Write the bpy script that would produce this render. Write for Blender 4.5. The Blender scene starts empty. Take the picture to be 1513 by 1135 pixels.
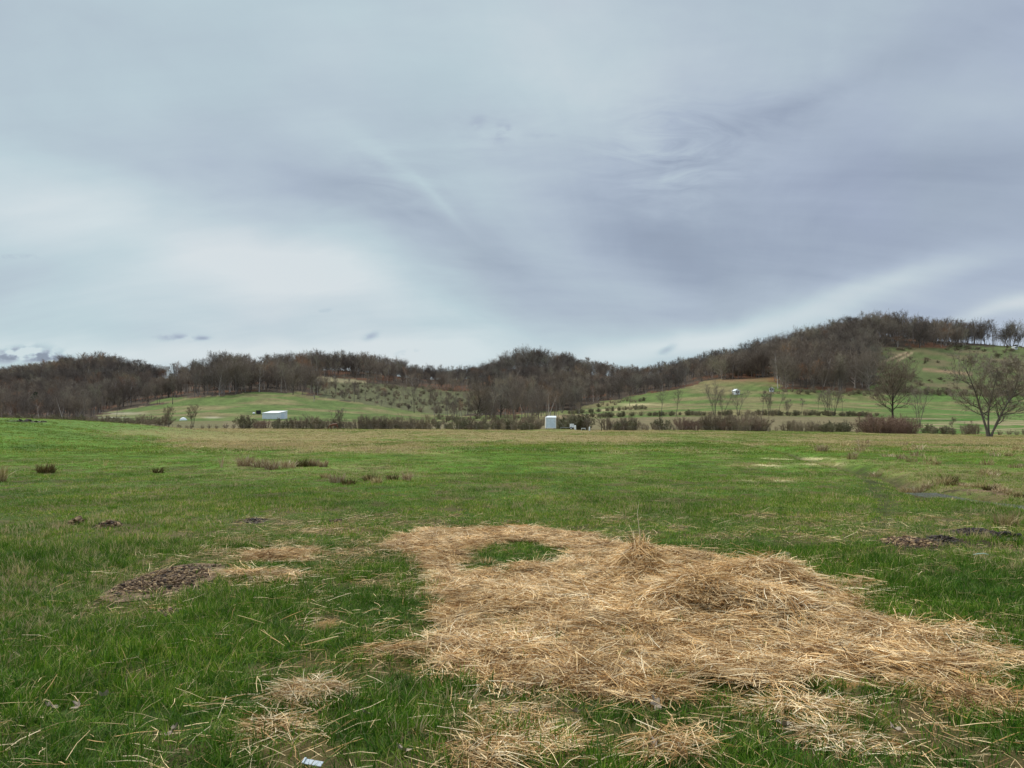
import bpy, math, random
import numpy as np
from mathutils import Vector, Matrix, Euler

random.seed(7); R = np.random.default_rng(11)
F = 1092.0; CX = 756.5; HY = 627.0; CZ = 1.6
scene = bpy.context.scene
COL = scene.collection

# ------------------------------------------------------------------ noise
def _h(ix, iy, s):
    n = (ix * 374761393 + iy * 668265263 + s * 974634777) & 0xffffffff
    n = ((n ^ (n >> 13)) * 1274126177) & 0xffffffff
    n = (n ^ (n >> 16)) & 0xffff
    return n / 65535.0
def vnoise(x, y, s=0):
    x = np.asarray(x, float); y = np.asarray(y, float)
    ix = np.floor(x).astype(np.int64); iy = np.floor(y).astype(np.int64)
    fx = x - ix; fy = y - iy
    fx = fx * fx * (3 - 2 * fx); fy = fy * fy * (3 - 2 * fy)
    a = _h(ix, iy, s); b = _h(ix + 1, iy, s); c = _h(ix, iy + 1, s); d = _h(ix + 1, iy + 1, s)
    return (a + (b - a) * fx) * (1 - fy) + (c + (d - c) * fx) * fy
def fbm(x, y, o=4, s=0):
    v = 0; a = .5; t = 0
    for i in range(o):
        v = v + a * vnoise(x, y, s + i * 17); t += a; a *= .5
        x = x * 2.03 + 3.1; y = y * 2.03 + 7.7
    return v / t
def sstep(a, b, x):
    t = np.clip((x - a) / (b - a), 0, 1); return t * t * (3 - 2 * t)
def lerp(a, b, t): return a + (b - a) * t

# ------------------------------------------------------------------ terrain
PXK = np.array([-900, -300, 0, 150, 230, 300, 400, 500, 620, 700, 780, 860, 950, 1050, 1150, 1230, 1290, 1400, 1513, 1900, 2600], float)
def zr(Y, py): return CZ + (HY - np.array(py, float)) * Y / F
n_ = len(PXK)
rows = [
 (1, np.zeros(n_)), (60, np.zeros(n_)),
 (110, np.array([0]*13 + [0, -.1, -.3, -.4, -.6, -.7, -.7, -.7], float)),
 (175, zr(175, [630,632,634,634.5,634.5,634,634,634.5,634.5,635.5,636.5,637,637,637,638.5,640,641,643.5,644.5,645,645])),
 (240, zr(240, [624,626,628,629.5,629.5,629.5,629.5,630,630.5,629,628,628,627,627,627,628,629,630.5,632,633,633])),
 (300, zr(300, [612,616,621,623,623,622,621,623,624,622,620,618,615.5,614.5,614.5,615,616,617,619,620,620])),
 (400, zr(400, [588,598,606,612,606,600,596,603,616,615,613,608,601,596,597,598,600,602,604,604,604])),
 (460, zr(460, [580,590,598,606,592,584,580,589,610,606,605,601,590,580,577,579,583,586,588,590,590])),
 (540, zr(540, [572,580,587,592,580,575,572,577,588,592,591,591,579,562,558,560,556,557,557,560,565])),
 (620, zr(620, [560,566,571,562,563,566,558,558,571,574,562,569,568,548,536,523,516,521,521,530,545])),
 (700, zr(700, [550,556,560,541,556,562,548,538,553,556,530,545,557,548,527,502,488,496,506,515,530])),
]
z7 = rows[-1][1]
rows += [(850, z7 - 16), (1100, z7 * .45), (2000, z7 * 0 + 18), (4000, z7 * 0 + 8), (7000, z7 * 0)]
YK = np.array([r[0] for r in rows], float); ZK = np.array([r[1] for r in rows])
GPX = np.linspace(-900, 2600, 700); GLY = np.linspace(math.log(1), math.log(7000), 900)
_t = np.array([np.interp(GPX, PXK, z) for z in ZK])
_G = np.empty((900, 700))
for j in range(700): _G[:, j] = np.interp(GLY, np.log(YK), _t[:, j])
def _blur(A, s, ax):
    k = np.exp(-.5 * (np.arange(-3 * s, 3 * s + 1) / s) ** 2); k /= k.sum()
    return np.apply_along_axis(lambda v: np.convolve(np.pad(v, 3 * s, mode='edge'), k, 'valid'), ax, A)
_G = _blur(_blur(_G, 5, 1), 5, 0)
DITCH = np.array([(10.9, 9.0), (10.5, 12.0), (10.2, 14.8), (9.9, 16.3), (9.9, 18.0), (11.3, 21.0), (12.6, 27), (14.2, 35), (17, 46), (19, 60), (20, 80)], float)
def ditch_dist(x, y):
    d = np.full(np.shape(x), 1e9)
    for (ax, ay), (bx, by) in zip(DITCH[:-1], DITCH[1:]):
        vx, vy = bx - ax, by - ay
        t = np.clip(((x - ax) * vx + (y - ay) * vy) / (vx * vx + vy * vy), 0, 1)
        d = np.minimum(d, np.hypot(x - ax - t * vx, y - ay - t * vy))
    return d
def PX(x, y): return CX + F * x / np.maximum(y, .6)
TRK = [np.array([(13.0, 31.0), (11.6, 25), (9.5, 19.5), (7.4, 14.6), (5.8, 11.5)]), np.array([(13.4, 28.5), (11.6, 22.5), (9.8, 18), (8.4, 15)])]
def poly_dist(P, x, y):
    d = np.full(np.shape(x), 1e9)
    for (ax, ay), (bx, by) in zip(P[:-1], P[1:]):
        vx, vy = bx - ax, by - ay
        t = np.clip(((x - ax) * vx + (y - ay) * vy) / (vx * vx + vy * vy), 0, 1)
        d = np.minimum(d, np.hypot(x - ax - t * vx, y - ay - t * vy))
    return d
def Hz(x, y):
    x = np.asarray(x, float); y = np.asarray(y, float)
    Y = np.maximum(y, 1.0)
    px = np.clip(PX(x, y), -899, 2599)
    u = (px - GPX[0]) / (GPX[1] - GPX[0]); v = (np.log(Y) - GLY[0]) / (GLY[1] - GLY[0])
    u = np.clip(u, 0, 698.999); v = np.clip(v, 0, 898.999)
    iu = u.astype(int); iv = v.astype(int); fu = u - iu; fv = v - iv
    z = (_G[iv, iu] * (1 - fu) + _G[iv, iu + 1] * fu) * (1 - fv) + (_G[iv + 1, iu] * (1 - fu) + _G[iv + 1, iu + 1] * fu) * fv
    # the green knoll at the left
    kn = sstep(-25, -55, x) * sstep(18, 66, y) * (1 - sstep(80, 125, y))
    z = z + 2.25 * kn
    near = 1 - sstep(60, 170, y)
    z = z + near * ((fbm(x * .11, y * .11, 3, 5) - .5) * .16 + (fbm(x * .9, y * .9, 3, 9) - .5) * .07)
    z = z + (1 - sstep(12, 30, y)) * (fbm(x * 4, y * 4, 2, 19) - .5) * .035
    far = sstep(200, 420, y)
    z = z + far * (fbm(x / 60, y / 60, 3, 31) - .5) * 5 * sstep(300, 600, y) + far * (fbm(x / 14, y / 14, 2, 37) - .5) * 1.0
    m = (y > 5) & (y < 90)
    dd = np.where(m, ditch_dist(x, y), 1e3)
    z = z - .34 * np.exp(-(dd / .55) ** 2) * (1 - sstep(40, 80, y))
    for T in TRK:
        dt = np.where(m, poly_dist(T, x, y), 1e3)
        z = z - .05 * np.exp(-(dt / .22) ** 2)
    # low rise under the white hut
    z = z + .55 * np.exp(-(((x - 9.6) / 6.5) ** 2) - ((y - 160) / 9) ** 2)
    return z
def at(px, Y):
    x = (px - CX) / F * Y
    return (x, Y, float(Hz(np.array([x]), np.array([Y]))[0]))
def ground_hit(px, py):
    """distance at which the ground is met at a place measured on the field"""
    Y = F * CZ / (py - HY)
    for _ in range(6):
        z = at(px, Y)[2]; Y = F * (CZ - z) / (py - HY)
    return at(px, Y)
def gpx(px, py):          # flat version, for polygons
    Y = F * CZ / (py - HY); return ((px - CX) / F * Y, Y)

def inpoly(P, x, y):
    x = np.asarray(x); y = np.asarray(y); c = np.zeros(x.shape, bool); n = len(P)
    j = n - 1
    for i in range(n):
        xi, yi = P[i]; xj, yj = P[j]
        c ^= ((yi > y) != (yj > y)) & (x < (xj - xi) * (y - yi) / ((yj - yi) + 1e-12) + xi)
        j = i
    return c
def G(pts): return [gpx(a, b) for a, b in pts]
HAY = G([(585,806),(612,790),(680,783),(760,781),(830,790),(880,802),(930,811),(1000,816),(1045,823),(1070,843),(1130,847),(1180,872),(1235,888),(1280,912),(1320,934),(1380,948),(1400,962),(1392,975),(1440,992),(1470,1020),(1500,1060),(1495,1085),(1440,1058),(1390,1040),(1300,1018),(1240,1030),(1180,1020),(1100,1038),(1000,1042),(930,1040),(850,1030),(790,1015),(700,1012),(655,1000),(640,960),(652,930),(628,900),(655,870),(640,848),(600,830)])
HOLE = G([(672,820),(720,802),(800,803),(848,820),(810,840),(715,843)])
HAYB = [G(p) for p in [
 [(365,1092),(385,1060),(430,1018),(470,1005),(505,1010),(505,1040),(470,1052),(420,1075),(385,1100)],
 [(480,975),(560,962),(640,960),(660,1000),(600,1020),(520,1010)],
 [(560,1062),(610,1060),(612,1090),(580,1100)],
 [(665,1060),(720,1052),(760,1065),(830,1075),(880,1110),(820,1125),(740,1120),(690,1100)],
 [(365,816),(420,808),(475,814),(465,825),(380,826)],
 [(340,852),(390,848),(455,846),(450,853),(350,858)],
 [(470,920),(500,915),(505,925),(480,930)], [(590,925),(605,915),(600,935)],
 [(1135,826),(1165,823),(1172,832),(1140,834)], [(1245,868),(1275,865),(1285,876),(1250,880)],
 [(1420,970),(1500,975),(1510,995),(1440,990)], [(1190,1085),(1230,1070),(1290,1085),(1250,1120),(1200,1120)],
 [(1380,940),(1440,945),(1470,960),(1420,962)], [(1290,1090),(1320,1085),(1340,1110),(1300,1130)],
 [(1270,850),(1320,850),(1310,856),(1280,857)], [(640,1110),(720,1120),(800,1140),(640,1150)], [(960,1120),(1060,1105),(1100,1140),(980,1160)]]]
SPARSE = [G(p) for p in [
 [(470,950),(640,940),(700,1000),(1000,1045),(1250,1030),(1540,1060),(1560,1180),(430,1180),(340,1100)],
 [(300,790),(600,770),(660,960),(480,980),(330,880)], [(1090,815),(1180,815),(1300,860),(1420,925),(1513,960),(1330,930),(1180,868)]]]
def jit(x, y, a=.22, s=3):
    k = np.clip(y / 8, .5, 3)
    return x + (fbm(x * 1.8, y * 1.8, 4, s) - .5) * 2 * a * k, y + (fbm(x * 1.8, y * 1.8, 4, s + 50) - .5) * 2 * a * 1.2 * k
def hay_mask(x, y):
    jx, jy = jit(x, y)
    a = inpoly(HAY, jx, jy).astype(float)
    a[inpoly(HOLE, jx, jy)] = 0
    for k, P in enumerate(HAYB): a = np.maximum(a, (.07 if k == 1 else .22 if k in (0, 2, 3, 11, 13, 15, 16) else .6) * inpoly(P, jx, jy))
    g = fbm(x * 2.2, y * 2.2, 3, 77)
    nearf = 1 - sstep(4.2, 5.0, y)
    a = np.where((a > 0) & (g > .64 - .11 * nearf), a * .3, a)   # grass showing through
    return a
def sparse_mask(x, y):
    jx, jy = jit(x, y, .3, 8); a = np.zeros(x.shape)
    for P in SPARSE: a = np.maximum(a, inpoly(P, jx, jy) * 1.0)
    return a * sstep(.42, .62, fbm(x * 1.6, y * 1.6, 3, 61))
# trampled / bare soil patches: (px, py, half width px, half height px, tilt)
MUD = [(248,857,70,31,-.03),(430-180,905,20,8,0),(1350,804,50,10,-.01),(1452,790,44,8,.01),(1492,797,28,8,.01),(1445,806,46,8,.01),
       (113,773,9,4,0),(161,778,19,4.5,.1),(1395,798,22,5,0),(1090,833,40,7,.12),(1020,822,45,6,.1),(370,770,22,4,0),(1395,722,50,3.5,.18),(1480,742,36,5,.2)]
_mud = []
for a, b, c, d, t in MUD:
    X, Y = gpx(a, b); _mud.append((X, Y, c / F * Y, d * Y * Y / (F * CZ), t))
def mud_mask(x, y):
    jx, jy = jit(x, y, .16, 91); m = np.zeros(x.shape)
    for X, Y, rx, ry, t in _mud:
        u = jx - X; v = jy - Y
        k = ((u * 1.0) / rx) ** 2 + ((v + t * u * Y) / ry) ** 2
        m = np.maximum(m, 1 - sstep(.6, 1.25, k))
    return m
def dryness(x, y):
    """how much dead tan grass stands among the green"""
    px = PX(x, y); z = Hz(x, y); py = HY + F * (CZ - z) / np.maximum(y, .6)
    n = fbm(x * .10, y * .05, 4, 201); n2 = fbm(x * .5, y * .22, 3, 207)
    d = .06 + .62 * sstep(36, 82, y)
    d = d + (n - .5) * 2.0 * sstep(22, 60, y) + (n2 - .5) * lerp(.7, 1.3, sstep(20, 60, y))
    # lush knoll
    d = d - .8 * sstep(350, 120, px) * (y < 105) * sstep(30, 50, y)
    # tan reedy strip behind the knoll and in mid field
    d = d + .75 * np.exp(-((py - lerp(655, 667, np.clip((px - 240) / 400, 0, 1))) / 6) ** 2) * sstep(215, 300, px) * (1 - sstep(600, 760, px))
    d = d + .8 * np.exp(-((py - 640) / 6) ** 2) * sstep(60, 160, px) * (1 - sstep(300, 420, px))
    d = d + .5 * np.exp(-((py - 684) / 12) ** 2) * sstep(310, 350, px) * (1 - sstep(430, 520, px))
    d = d + .3 * np.exp(-((py - 700) / 10) ** 2) * sstep(480, 510, px) * (1 - sstep(600, 640, px))
    # right hand rough pasture beyond the ditch
    beyond = sstep(1185, 1260, px - (py - 665) * 2.4) * (py > 640)
    d = d + .34 * beyond * sstep(.4, .65, fbm(x * .16, y * .07, 3, 219)) + .06 * beyond
    # pale straw bits on the lane
    d = d + 1.3 * np.exp(-((py - 688) / 3.2) ** 2 - ((px - 1108) / 42) ** 2) + 1.0 * np.exp(-((py - 709) / 2.5) ** 2 - ((px - 1140) / 38) ** 2) + .8 * np.exp(-((py - 686) / 3) ** 2 - ((px - 1215) / 28) ** 2)
    d = d - .5 * np.exp(-((px - 1130) / 130) ** 2) * (py < 678) * (y > 50)
    return np.clip(d, 0, 1)

# far land cover -------------------------------------------------
FE = np.array([(-900,610),(-300,618),(0,626),(125,626),(150,613),(200,604),(232,597),(240,590),(300,585),(400,580),(440,580),(475,587),(530,595),(600,606),(640,613),(700,614),(760,613),(850,606),(870,598),(950,585),(1000,574),(1060,561),(1145,557),(1155,575),(1200,578),(1288,578),(1294,514),(1380,514),(1420,511),(1513,513),(1900,524),(2600,544)], float)
BRUSHP = [(445,563),(470,562),(540,566),(620,572),(700,580),(735,592),(720,608),(680,614),(640,613),(600,606),(530,594),(475,586)]
STRIP = [(395,557),(420,552),(470,556),(540,562),(540,567),(470,563),(400,562)]
def cover(x, y, z):
    px = PX(x, y); py = HY + F * (CZ - z) / np.maximum(y, .6)
    pj = px + (fbm(x / 9, y / 9, 3, 301) - .5) * 14; qj = py + (fbm(x / 9, y / 9, 3, 303) - .5) * 5
    edge = np.interp(px + (fbm(x / 16, y / 16, 3, 305) - .5) * 46, FE[:, 0], FE[:, 1])
    forest = ((qj < edge) & (y > 215) | (y > 745)) & ~((px > 640) & (px < 860) & (y < 330)) & ~((px<130)&(y<225))
    strip = inpoly(STRIP, pj, py) & (y > 440) & (y < 720)
    brush = inpoly(BRUSHP, pj, qj) & (y > 380)
    rb = (px > 1291) & (py < 584) & (y > 430) & ~forest
    return px, py, forest & ~brush & ~strip, brush & ~strip, rb, strip
def ground_color(x, y, z):
    N = x.shape[0]
    px, py, forest, brush, rb, strip = cover(x, y, z)
    c = np.empty((N, 3))
    def put(m, col): c[m] = np.array(col)
    def mixc(col, t):
        nonlocal c
        t = np.clip(t, 0, 1)[:, None]; c = c * (1 - t) + np.array(col) * t
    c[:] = (.05, .078, .016)
    mixc((.095, .185, .024), sstep(7, 30, y))
    n = fbm(x * .6, y * .6, 4, 401); mixc((.04, .07, .015), sstep(.5, .75, n) * .7)
    n5 = fbm(x * 2.3, y * 2.3, 3, 405); mixc((.095, .072, .034), sstep(.50, .66, fbm(x * 1.9, y * 1.9, 3, 511)) * .8 * (1 - sstep(20, 50, y)))
    dr = dryness(x, y); mixc((.31, .26, .12), dr * .7)
    mixc((.17, .17, .06), sstep(45, 95, y) * (y < 184) * .65); dq = sstep(.35, .8, dr); mixc((.30, .225, .11), dq * .6 * sstep(30, 60, y) * (y < 184)); kn = sstep(-25, -45, x) * sstep(40, 60, y) * (y < 105); mixc((.10, .185, .036), kn * .7)
    # straw band behind the hedge
    b = (y > 184) & (y < 300)
    n2 = fbm(x / 7, y / 4, 4, 411)
    cb = np.array((.21, .165, .10))[None] * (1 - n2[:, None]) + np.array((.13, .12, .06))[None] * n2[:, None]
    cb = np.where(((px < 330))[:, None], cb * .5 + np.array((.12, .12, .05)) * .5, cb)
    c[b] = cb[b]
    bb = b & (px > 1340); t = sstep(.35, .6, fbm(x / 12, y / 5, 3, 415))
    c[bb] = (np.array((.075, .15, .03))[None] * t[:, None] + np.array((.27, .22, .13))[None] * (1 - t[:, None]))[bb]
    # hay meadows and pastures of the slopes
    h = (y >= 292)
    n3 = fbm(x / 26, y / 16, 4, 421); n4 = fbm(x / 5, y / 5, 3, 423)
    ga = np.array((.10, .14, .042)); gb = np.array((.19, .165, .08)); gc = np.array((.10, .165, .045))
    t = sstep(.42, .66, n3)[:, None]
    cg = ga * (1 - t) + gb * t
    br = (sstep(1170, 1330, px) * sstep(575, 588, py) * .85 * sstep(.35, .55, fbm(x / 40, y / 14, 3, 425)))[:, None]
    cg = cg * (1 - br) + (gc * (.85 + .3 * n3[:, None])) * br
    lv = (sstep(1140, 1060, px) * sstep(820, 900, px) * sstep(585, 565, py))[:, None]
    cg = cg * (1 - lv * .5) + gb * .5 * lv
    cg = cg * (.6 + .72 * n4[:, None]) * (.8 + .4 * fbm(x / 1.7, y / 1.7, 3, 427)[:, None])
    c[h] = cg[h]
    for (a, b2, w, hh, col) in [(1105, 560, 60, 6, (.2, .12, .07)), (1150, 555, 14, 8, (.25, .1, .045)), (180, 611, 30, 2.0, (.32, .29, .21)), (315, 617, 12, 1.2, (.38, .34, .25)), (165,617,20,.9,(.34,.32,.25)), (940, 598, 26, 2.0, (.42, .36, .2)), (905,606,30,2,(.33,.28,.16)), (835,616,40,4,(.33,.24,.15))]:
        mixc(col, np.exp(-((px - a) / w) ** 2 - ((py - b2) / hh) ** 2) * h * (y < 600) * (1.4 * n4 + .2))
    f = forest
    nf = fbm(x / 22, y / 22, 4, 431)
    cf = np.array((.075, .056, .042)) * (.6 + .8 * nf[:, None])
    cf = np.where((nf > .6)[:, None], np.array((.12, .062, .038)), cf)
    c[f] = cf[f]
    cbq = np.array((.105, .105, .055)) * (.6 + .8 * n4[:, None]); c[brush] = cbq[brush]
    cr = np.array((.095, .115, .045)) * (.6 + .8 * n4[:, None]); tt = sstep(.5, .68, n3)[:, None]
    cr = cr * (1 - tt) + np.array((.14, .12, .065)) * tt; c[rb] = cr[rb]
    c[strip] = (.23, .20, .12)
    trk = rb | (px > 1285)
    def line(x0, y0, x1, y1, w):
        vx, vy = x1 - x0, y1 - y0; t = np.clip(((px - x0) * vx + (py - y0) * vy) / (vx * vx + vy * vy), 0, 1)
        return np.exp(-(np.hypot(px - x0 - t * vx, py - y0 - t * vy) / w) ** 2) * trk * (y > 430) * (y < 700)
    mixc((.34, .25, .16), line(1303, 535, 1340, 521, 1.6)); mixc((.34, .25, .16), line(1325, 534, 1347, 522, 1.4)); mixc((.1, .06, .04), line(1315, 534, 1343, 521, .9))
    mixc((.26, .17, .11), line(1365, 546, 1435, 553, 2.2))
    # near: hay litter, bare soil, ditch banks
    nr = y < 40
    mixc((.34, .20, .08), hay_mask(x, y) * nr); mixc((.12, .085, .038), sparse_mask(x, y) * .6 * nr)
    qn = sstep(.4, .6, fbm(x * .9, y * .35, 3, 441))
    for (a, b2, w_, h_) in ((1108, 688, 44, 3.0), (1140, 709, 36, 2.6), (1215, 686, 26, 2.4), (1180, 678, 60, 1.6)): mixc((.62, .54, .30), 1.2 * qn * np.exp(-((px - a) / w_) ** 2 - ((py - b2) / h_) ** 2) * (y > 12))
    m = mud_mask(x, y) * nr
    mixc((.05, .036, .022), m)
    dd = ditch_dist(x, y); mixc((.07, .05, .03), np.exp(-(dd / .38) ** 2) * (y < 75) * (y > 8))
    for T in TRK: mixc((.055, .06, .022), .9 * np.exp(-(poly_dist(T, x, y) / .22) ** 2) * nr * sstep(.2, .5, n5))
    bk = np.interp(y, [12, 15, 17, 20, 23, 28], [11.8, 11.2, 11.0, 11.2, 11.6, 12.6]); mixc((.20, .14, .085), .9 * np.exp(-((x - bk) / .3) ** 2) * (y > 12) * (y < 28) * sstep(.3, .6, n5))
    return c

# ------------------------------------------------------------------ materials
def newmat(name):
    m = bpy.data.materials.new(name); m.use_nodes = True
    nt = m.node_tree; nt.nodes.clear()
    o = nt.nodes.new('ShaderNodeOutputMaterial'); b = nt.nodes.new('ShaderNodeBsdfPrincipled')
    nt.links.new(b.outputs[0], o.inputs[0]); return m, nt, b, o
def N(nt, t, **k):
    n = nt.nodes.new(t)
    for a, v in k.items(): setattr(n, a, v)
    return n
def ramp(nt, stops, inp):
    r = N(nt, 'ShaderNodeValToRGB'); e = r.color_ramp.elements
    while len(e) > 1: e.remove(e[-1])
    e[0].position = stops[0][0]; e[0].color = (*stops[0][1], 1)
    for p, c in stops[1:]:
        q = e.new(p); q.color = (*c, 1)
    nt.links.new(inp, r.inputs[0]); return r.outputs[0]
def mixn(nt, a, b, f, mode='MIX'):
    m = N(nt, 'ShaderNodeMix', data_type='RGBA', blend_type=mode)
    for s, v in ((m.inputs[6], a), (m.inputs[7], b), (m.inputs[0], f)):
        if isinstance(v, bpy.types.NodeSocket): nt.links.new(v, s)
        elif isinstance(v, (tuple, list)): s.default_value = (*v, 1)
        else: s.default_value = v
    return m.outputs[2]
def wnoise(nt, scale, detail=3, rough=.55):
    g = N(nt, 'ShaderNodeNewGeometry'); n = N(nt, 'ShaderNodeTexNoise')
    n.inputs['Scale'].default_value = scale; n.inputs['Detail'].default_value = detail; n.inputs['Roughness'].default_value = rough
    nt.links.new(g.outputs['Position'], n.inputs['Vector']); return n.outputs['Fac']
def mathn(nt, op, a, b=None, c=None, clamp=False):
    m = N(nt, 'ShaderNodeMath', operation=op, use_clamp=clamp)
    for i, v in enumerate((a, b, c)):
        if v is None: continue
        if isinstance(v, bpy.types.NodeSocket): nt.links.new(v, m.inputs[i])
        else: m.inputs[i].default_value = v
    return m.outputs[0]

def plain(name, col, rough=.7, var=.25, scale=3, metallic=0, bump=0):
    m, nt, b, o = newmat(name)
    n = wnoise(nt, scale, 5)
    d = tuple(v * (1 - var) for v in col); u = tuple(min(1, v * (1 + var)) for v in col)
    nt.links.new(ramp(nt, [(.3, d), (.7, u)], n), b.inputs['Base Color'])
    b.inputs['Roughness'].default_value = rough; b.inputs['Metallic'].default_value = metallic
    if bump:
        bp = N(nt, 'ShaderNodeBump'); bp.inputs['Strength'].default_value = .6; bp.inputs['Distance'].default_value = bump
        nt.links.new(wnoise(nt, scale * 6, 4), bp.inputs['Height']); nt.links.new(bp.outputs[0], b.inputs['Normal'])
    return m
def blade_mat(name, stops, tint_lo, tint_hi, tscale, transl=.3, rough=.6, objvar=.5, ws2=None, neutral=False):
    m, nt, b, o = newmat(name)
    g = N(nt, 'ShaderNodeNewGeometry')
    c = ramp(nt, stops, g.outputs['Random Per Island'])
    t = ramp(nt, [(.35, tint_lo), (.65, tint_hi)], wnoise(nt, tscale, 3))
    c = mixn(nt, c, t, 1.0, 'MULTIPLY')
    if ws2: c = mixn(nt, c, ramp(nt, ([(.34, (.66, .60, .55)), (.5, (.95, .95, .95)), (.68, (1.15, 1.15, 1.15))] if neutral else [(.34, (.55, .62, .6)), (.5, (.95, .95, .9)), (.68, (1.35, 1.22, 1.2))]), wnoise(nt, ws2, 4, .65)), 1.0, 'MULTIPLY')
    oi = N(nt, 'ShaderNodeObjectInfo')
    k = ramp(nt, [(0, (1 - objvar * .5,) * 3), (1, (1 + objvar * .35,) * 3)], oi.outputs['Random'])
    c = mixn(nt, c, k, 1.0, 'MULTIPLY')
    nt.links.new(c, b.inputs['Base Color']); b.inputs['Roughness'].default_value = rough
    b.inputs['Specular IOR Level'].default_value = .12
    if transl:
        tr = N(nt, 'ShaderNodeBsdfTranslucent'); nt.links.new(c, tr.inputs[0])
        ms = N(nt, 'ShaderNodeMixShader'); ms.inputs[0].default_value = transl
        nt.links.new(b.outputs[0], ms.inputs[1]); nt.links.new(tr.outputs[0], ms.inputs[2]); nt.links.new(ms.outputs[0], o.inputs[0])
    return m
M = {}
M['grass'] = blade_mat('grass_blade', [(0, (.030, .10, .007)), (.3, (.066, .175, .011)), (.62, (.118, .245, .020)), (.86, (.20, .30, .045)), (.92, (.34, .32, .12)), (1, (.62, .52, .32))], (.70, .74, .7), (1.3, 1.14, 1.0), .5, ws2=4.5)
M['grassfar'] = blade_mat('pasture_blade', [(0, (.052, .15, .010)), (.4, (.115, .22, .022)), (.8, (.185, .275, .04)), (.9, (.28, .29, .08)), (1, (.52, .44, .22))], (.6, .72, .6), (1.35, 1.14, 1.1), .12, ws2=.7)
M['dry'] = blade_mat('dry_grass_blade', [(0, (.2, .16, .07)), (.3, (.32, .26, .12)), (.7, (.46, .37, .19)), (.9, (.6, .5, .3)), (1, (.26, .17, .09))], (.8, .78, .75), (1.15, 1.1, 1.0), .3)
M['hay'] = blade_mat('hay_strand', [(0, (.14, .075, .025)), (.18, (.38, .21, .075)), (.36, (.74, .51, .24)), (.62, (.95, .765, .46)), (1, (.98, .90, .68))], (.78, .66, .52), (1.12, 1.05, .98), .9, .12, .5, .6, ws2=5.0, neutral=True)
M['reed'] = blade_mat('dead_reed', [(0, (.24, .165, .09)), (.4, (.42, .31, .17)), (.8, (.60, .48, .30)), (1, (.74, .64, .46))], (.85, .8, .8), (1.1, 1.1, 1.1), .6, .2)
M['rush'] = blade_mat('dark_rush', [(0, (.07, .055, .02)), (.5, (.13, .11, .035)), (.9, (.24, .16, .07)), (1, (.34, .24, .14))], (.85, .8, .8), (1.1, 1.1, 1.1), .6, .2)

def bark_mat(name, stops, world_lo, world_hi, ws=.012):
    m, nt, b, o = newmat(name)
    oi = N(nt, 'ShaderNodeObjectInfo')
    c = ramp(nt, stops, oi.outputs['Random'])
    t = ramp(nt, [(.38, world_lo), (.62, world_hi)], wnoise(nt, ws, 2))
    c = mixn(nt, c, t, 1.0, 'MULTIPLY')
    g = N(nt, 'ShaderNodeNewGeometry'); k = ramp(nt, [(0, (.8,) * 3), (1, (1.2,) * 3)], g.outputs['Random Per Island'])
    c = mixn(nt, c, k, 1.0, 'MULTIPLY')
    nt.links.new(c, b.inputs['Base Color']); b.inputs['Roughness'].default_value = .9; b.inputs['Specular IOR Level'].default_value = .1
    return m
M['bark'] = bark_mat('woodland_bark', [(0, (.11, .10, .09)), (.4, (.15, .135, .12)), (.65, (.23, .205, .18)), (.85, (.36, .335, .30)), (1, (.50, .47, .43))], (.85, .8, .82), (1.12, 1.05, 1.0))
M['twig'] = bark_mat('woodland_twigs', [(0, (.13, .108, .09)), (.3, (.17, .14, .116)), (.6, (.225, .188, .15)), (.8, (.28, .245, .19)), (.92, (.25, .24, .17)), (.96, (.27, .16, .10)), (1, (.29, .25, .20))], (.70, .70, .74), (1.2, 1.12, 1.04))
M['barknear'] = bark_mat('hedgerow_bark', [(0, (.10, .088, .072)), (1, (.145, .128, .105))], (.9, .9, .9), (1.1, 1.1, 1.1), .1)
M['twignear'] = bark_mat('hedgerow_twigs', [(0, (.17, .135, .105)), (1, (.24, .20, .155))], (.9, .9, .9), (1.1, 1.1, 1.1), .1)
M['darkbark'] = bark_mat('dark_bark', [(0, (.05, .04, .034)), (1, (.07, .055, .045))], (.9, .9, .9), (1.1, 1.1, 1.1), .1)
M['rustbark'] = bark_mat('rusty_twigs', [(0, (.19, .148, .108)), (1, (.23, .18, .13))], (.9, .9, .9), (1.1, 1.1, 1.1), .1)
M['shrubstem'] = bark_mat('shrub_stem', [(0, (.17, .138, .095)), (.5, (.22, .18, .125)), (1, (.28, .235, .165))], (.85, .8, .8), (1.15, 1.1, 1.05), .06)
M['shrubred'] = bark_mat('shrub_stem_maroon', [(0, (.19, .13, .10)), (1, (.25, .175, .135))], (.85, .8, .8), (1.15, 1.1, 1.05), .06)
M['leafgreen'] = bark_mat('shrub_leaf', [(0, (.15, .15, .085)), (.5, (.19, .19, .11)), (1, (.24, .235, .15))], (.85, .85, .8), (1.15, 1.1, 1.05), .06)
M['pine'] = bark_mat('pine_needles', [(0, (.018, .045, .022)), (1, (.028, .06, .03))], (.9, .9, .9), (1.1, 1.1, 1.1), .1)

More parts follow.
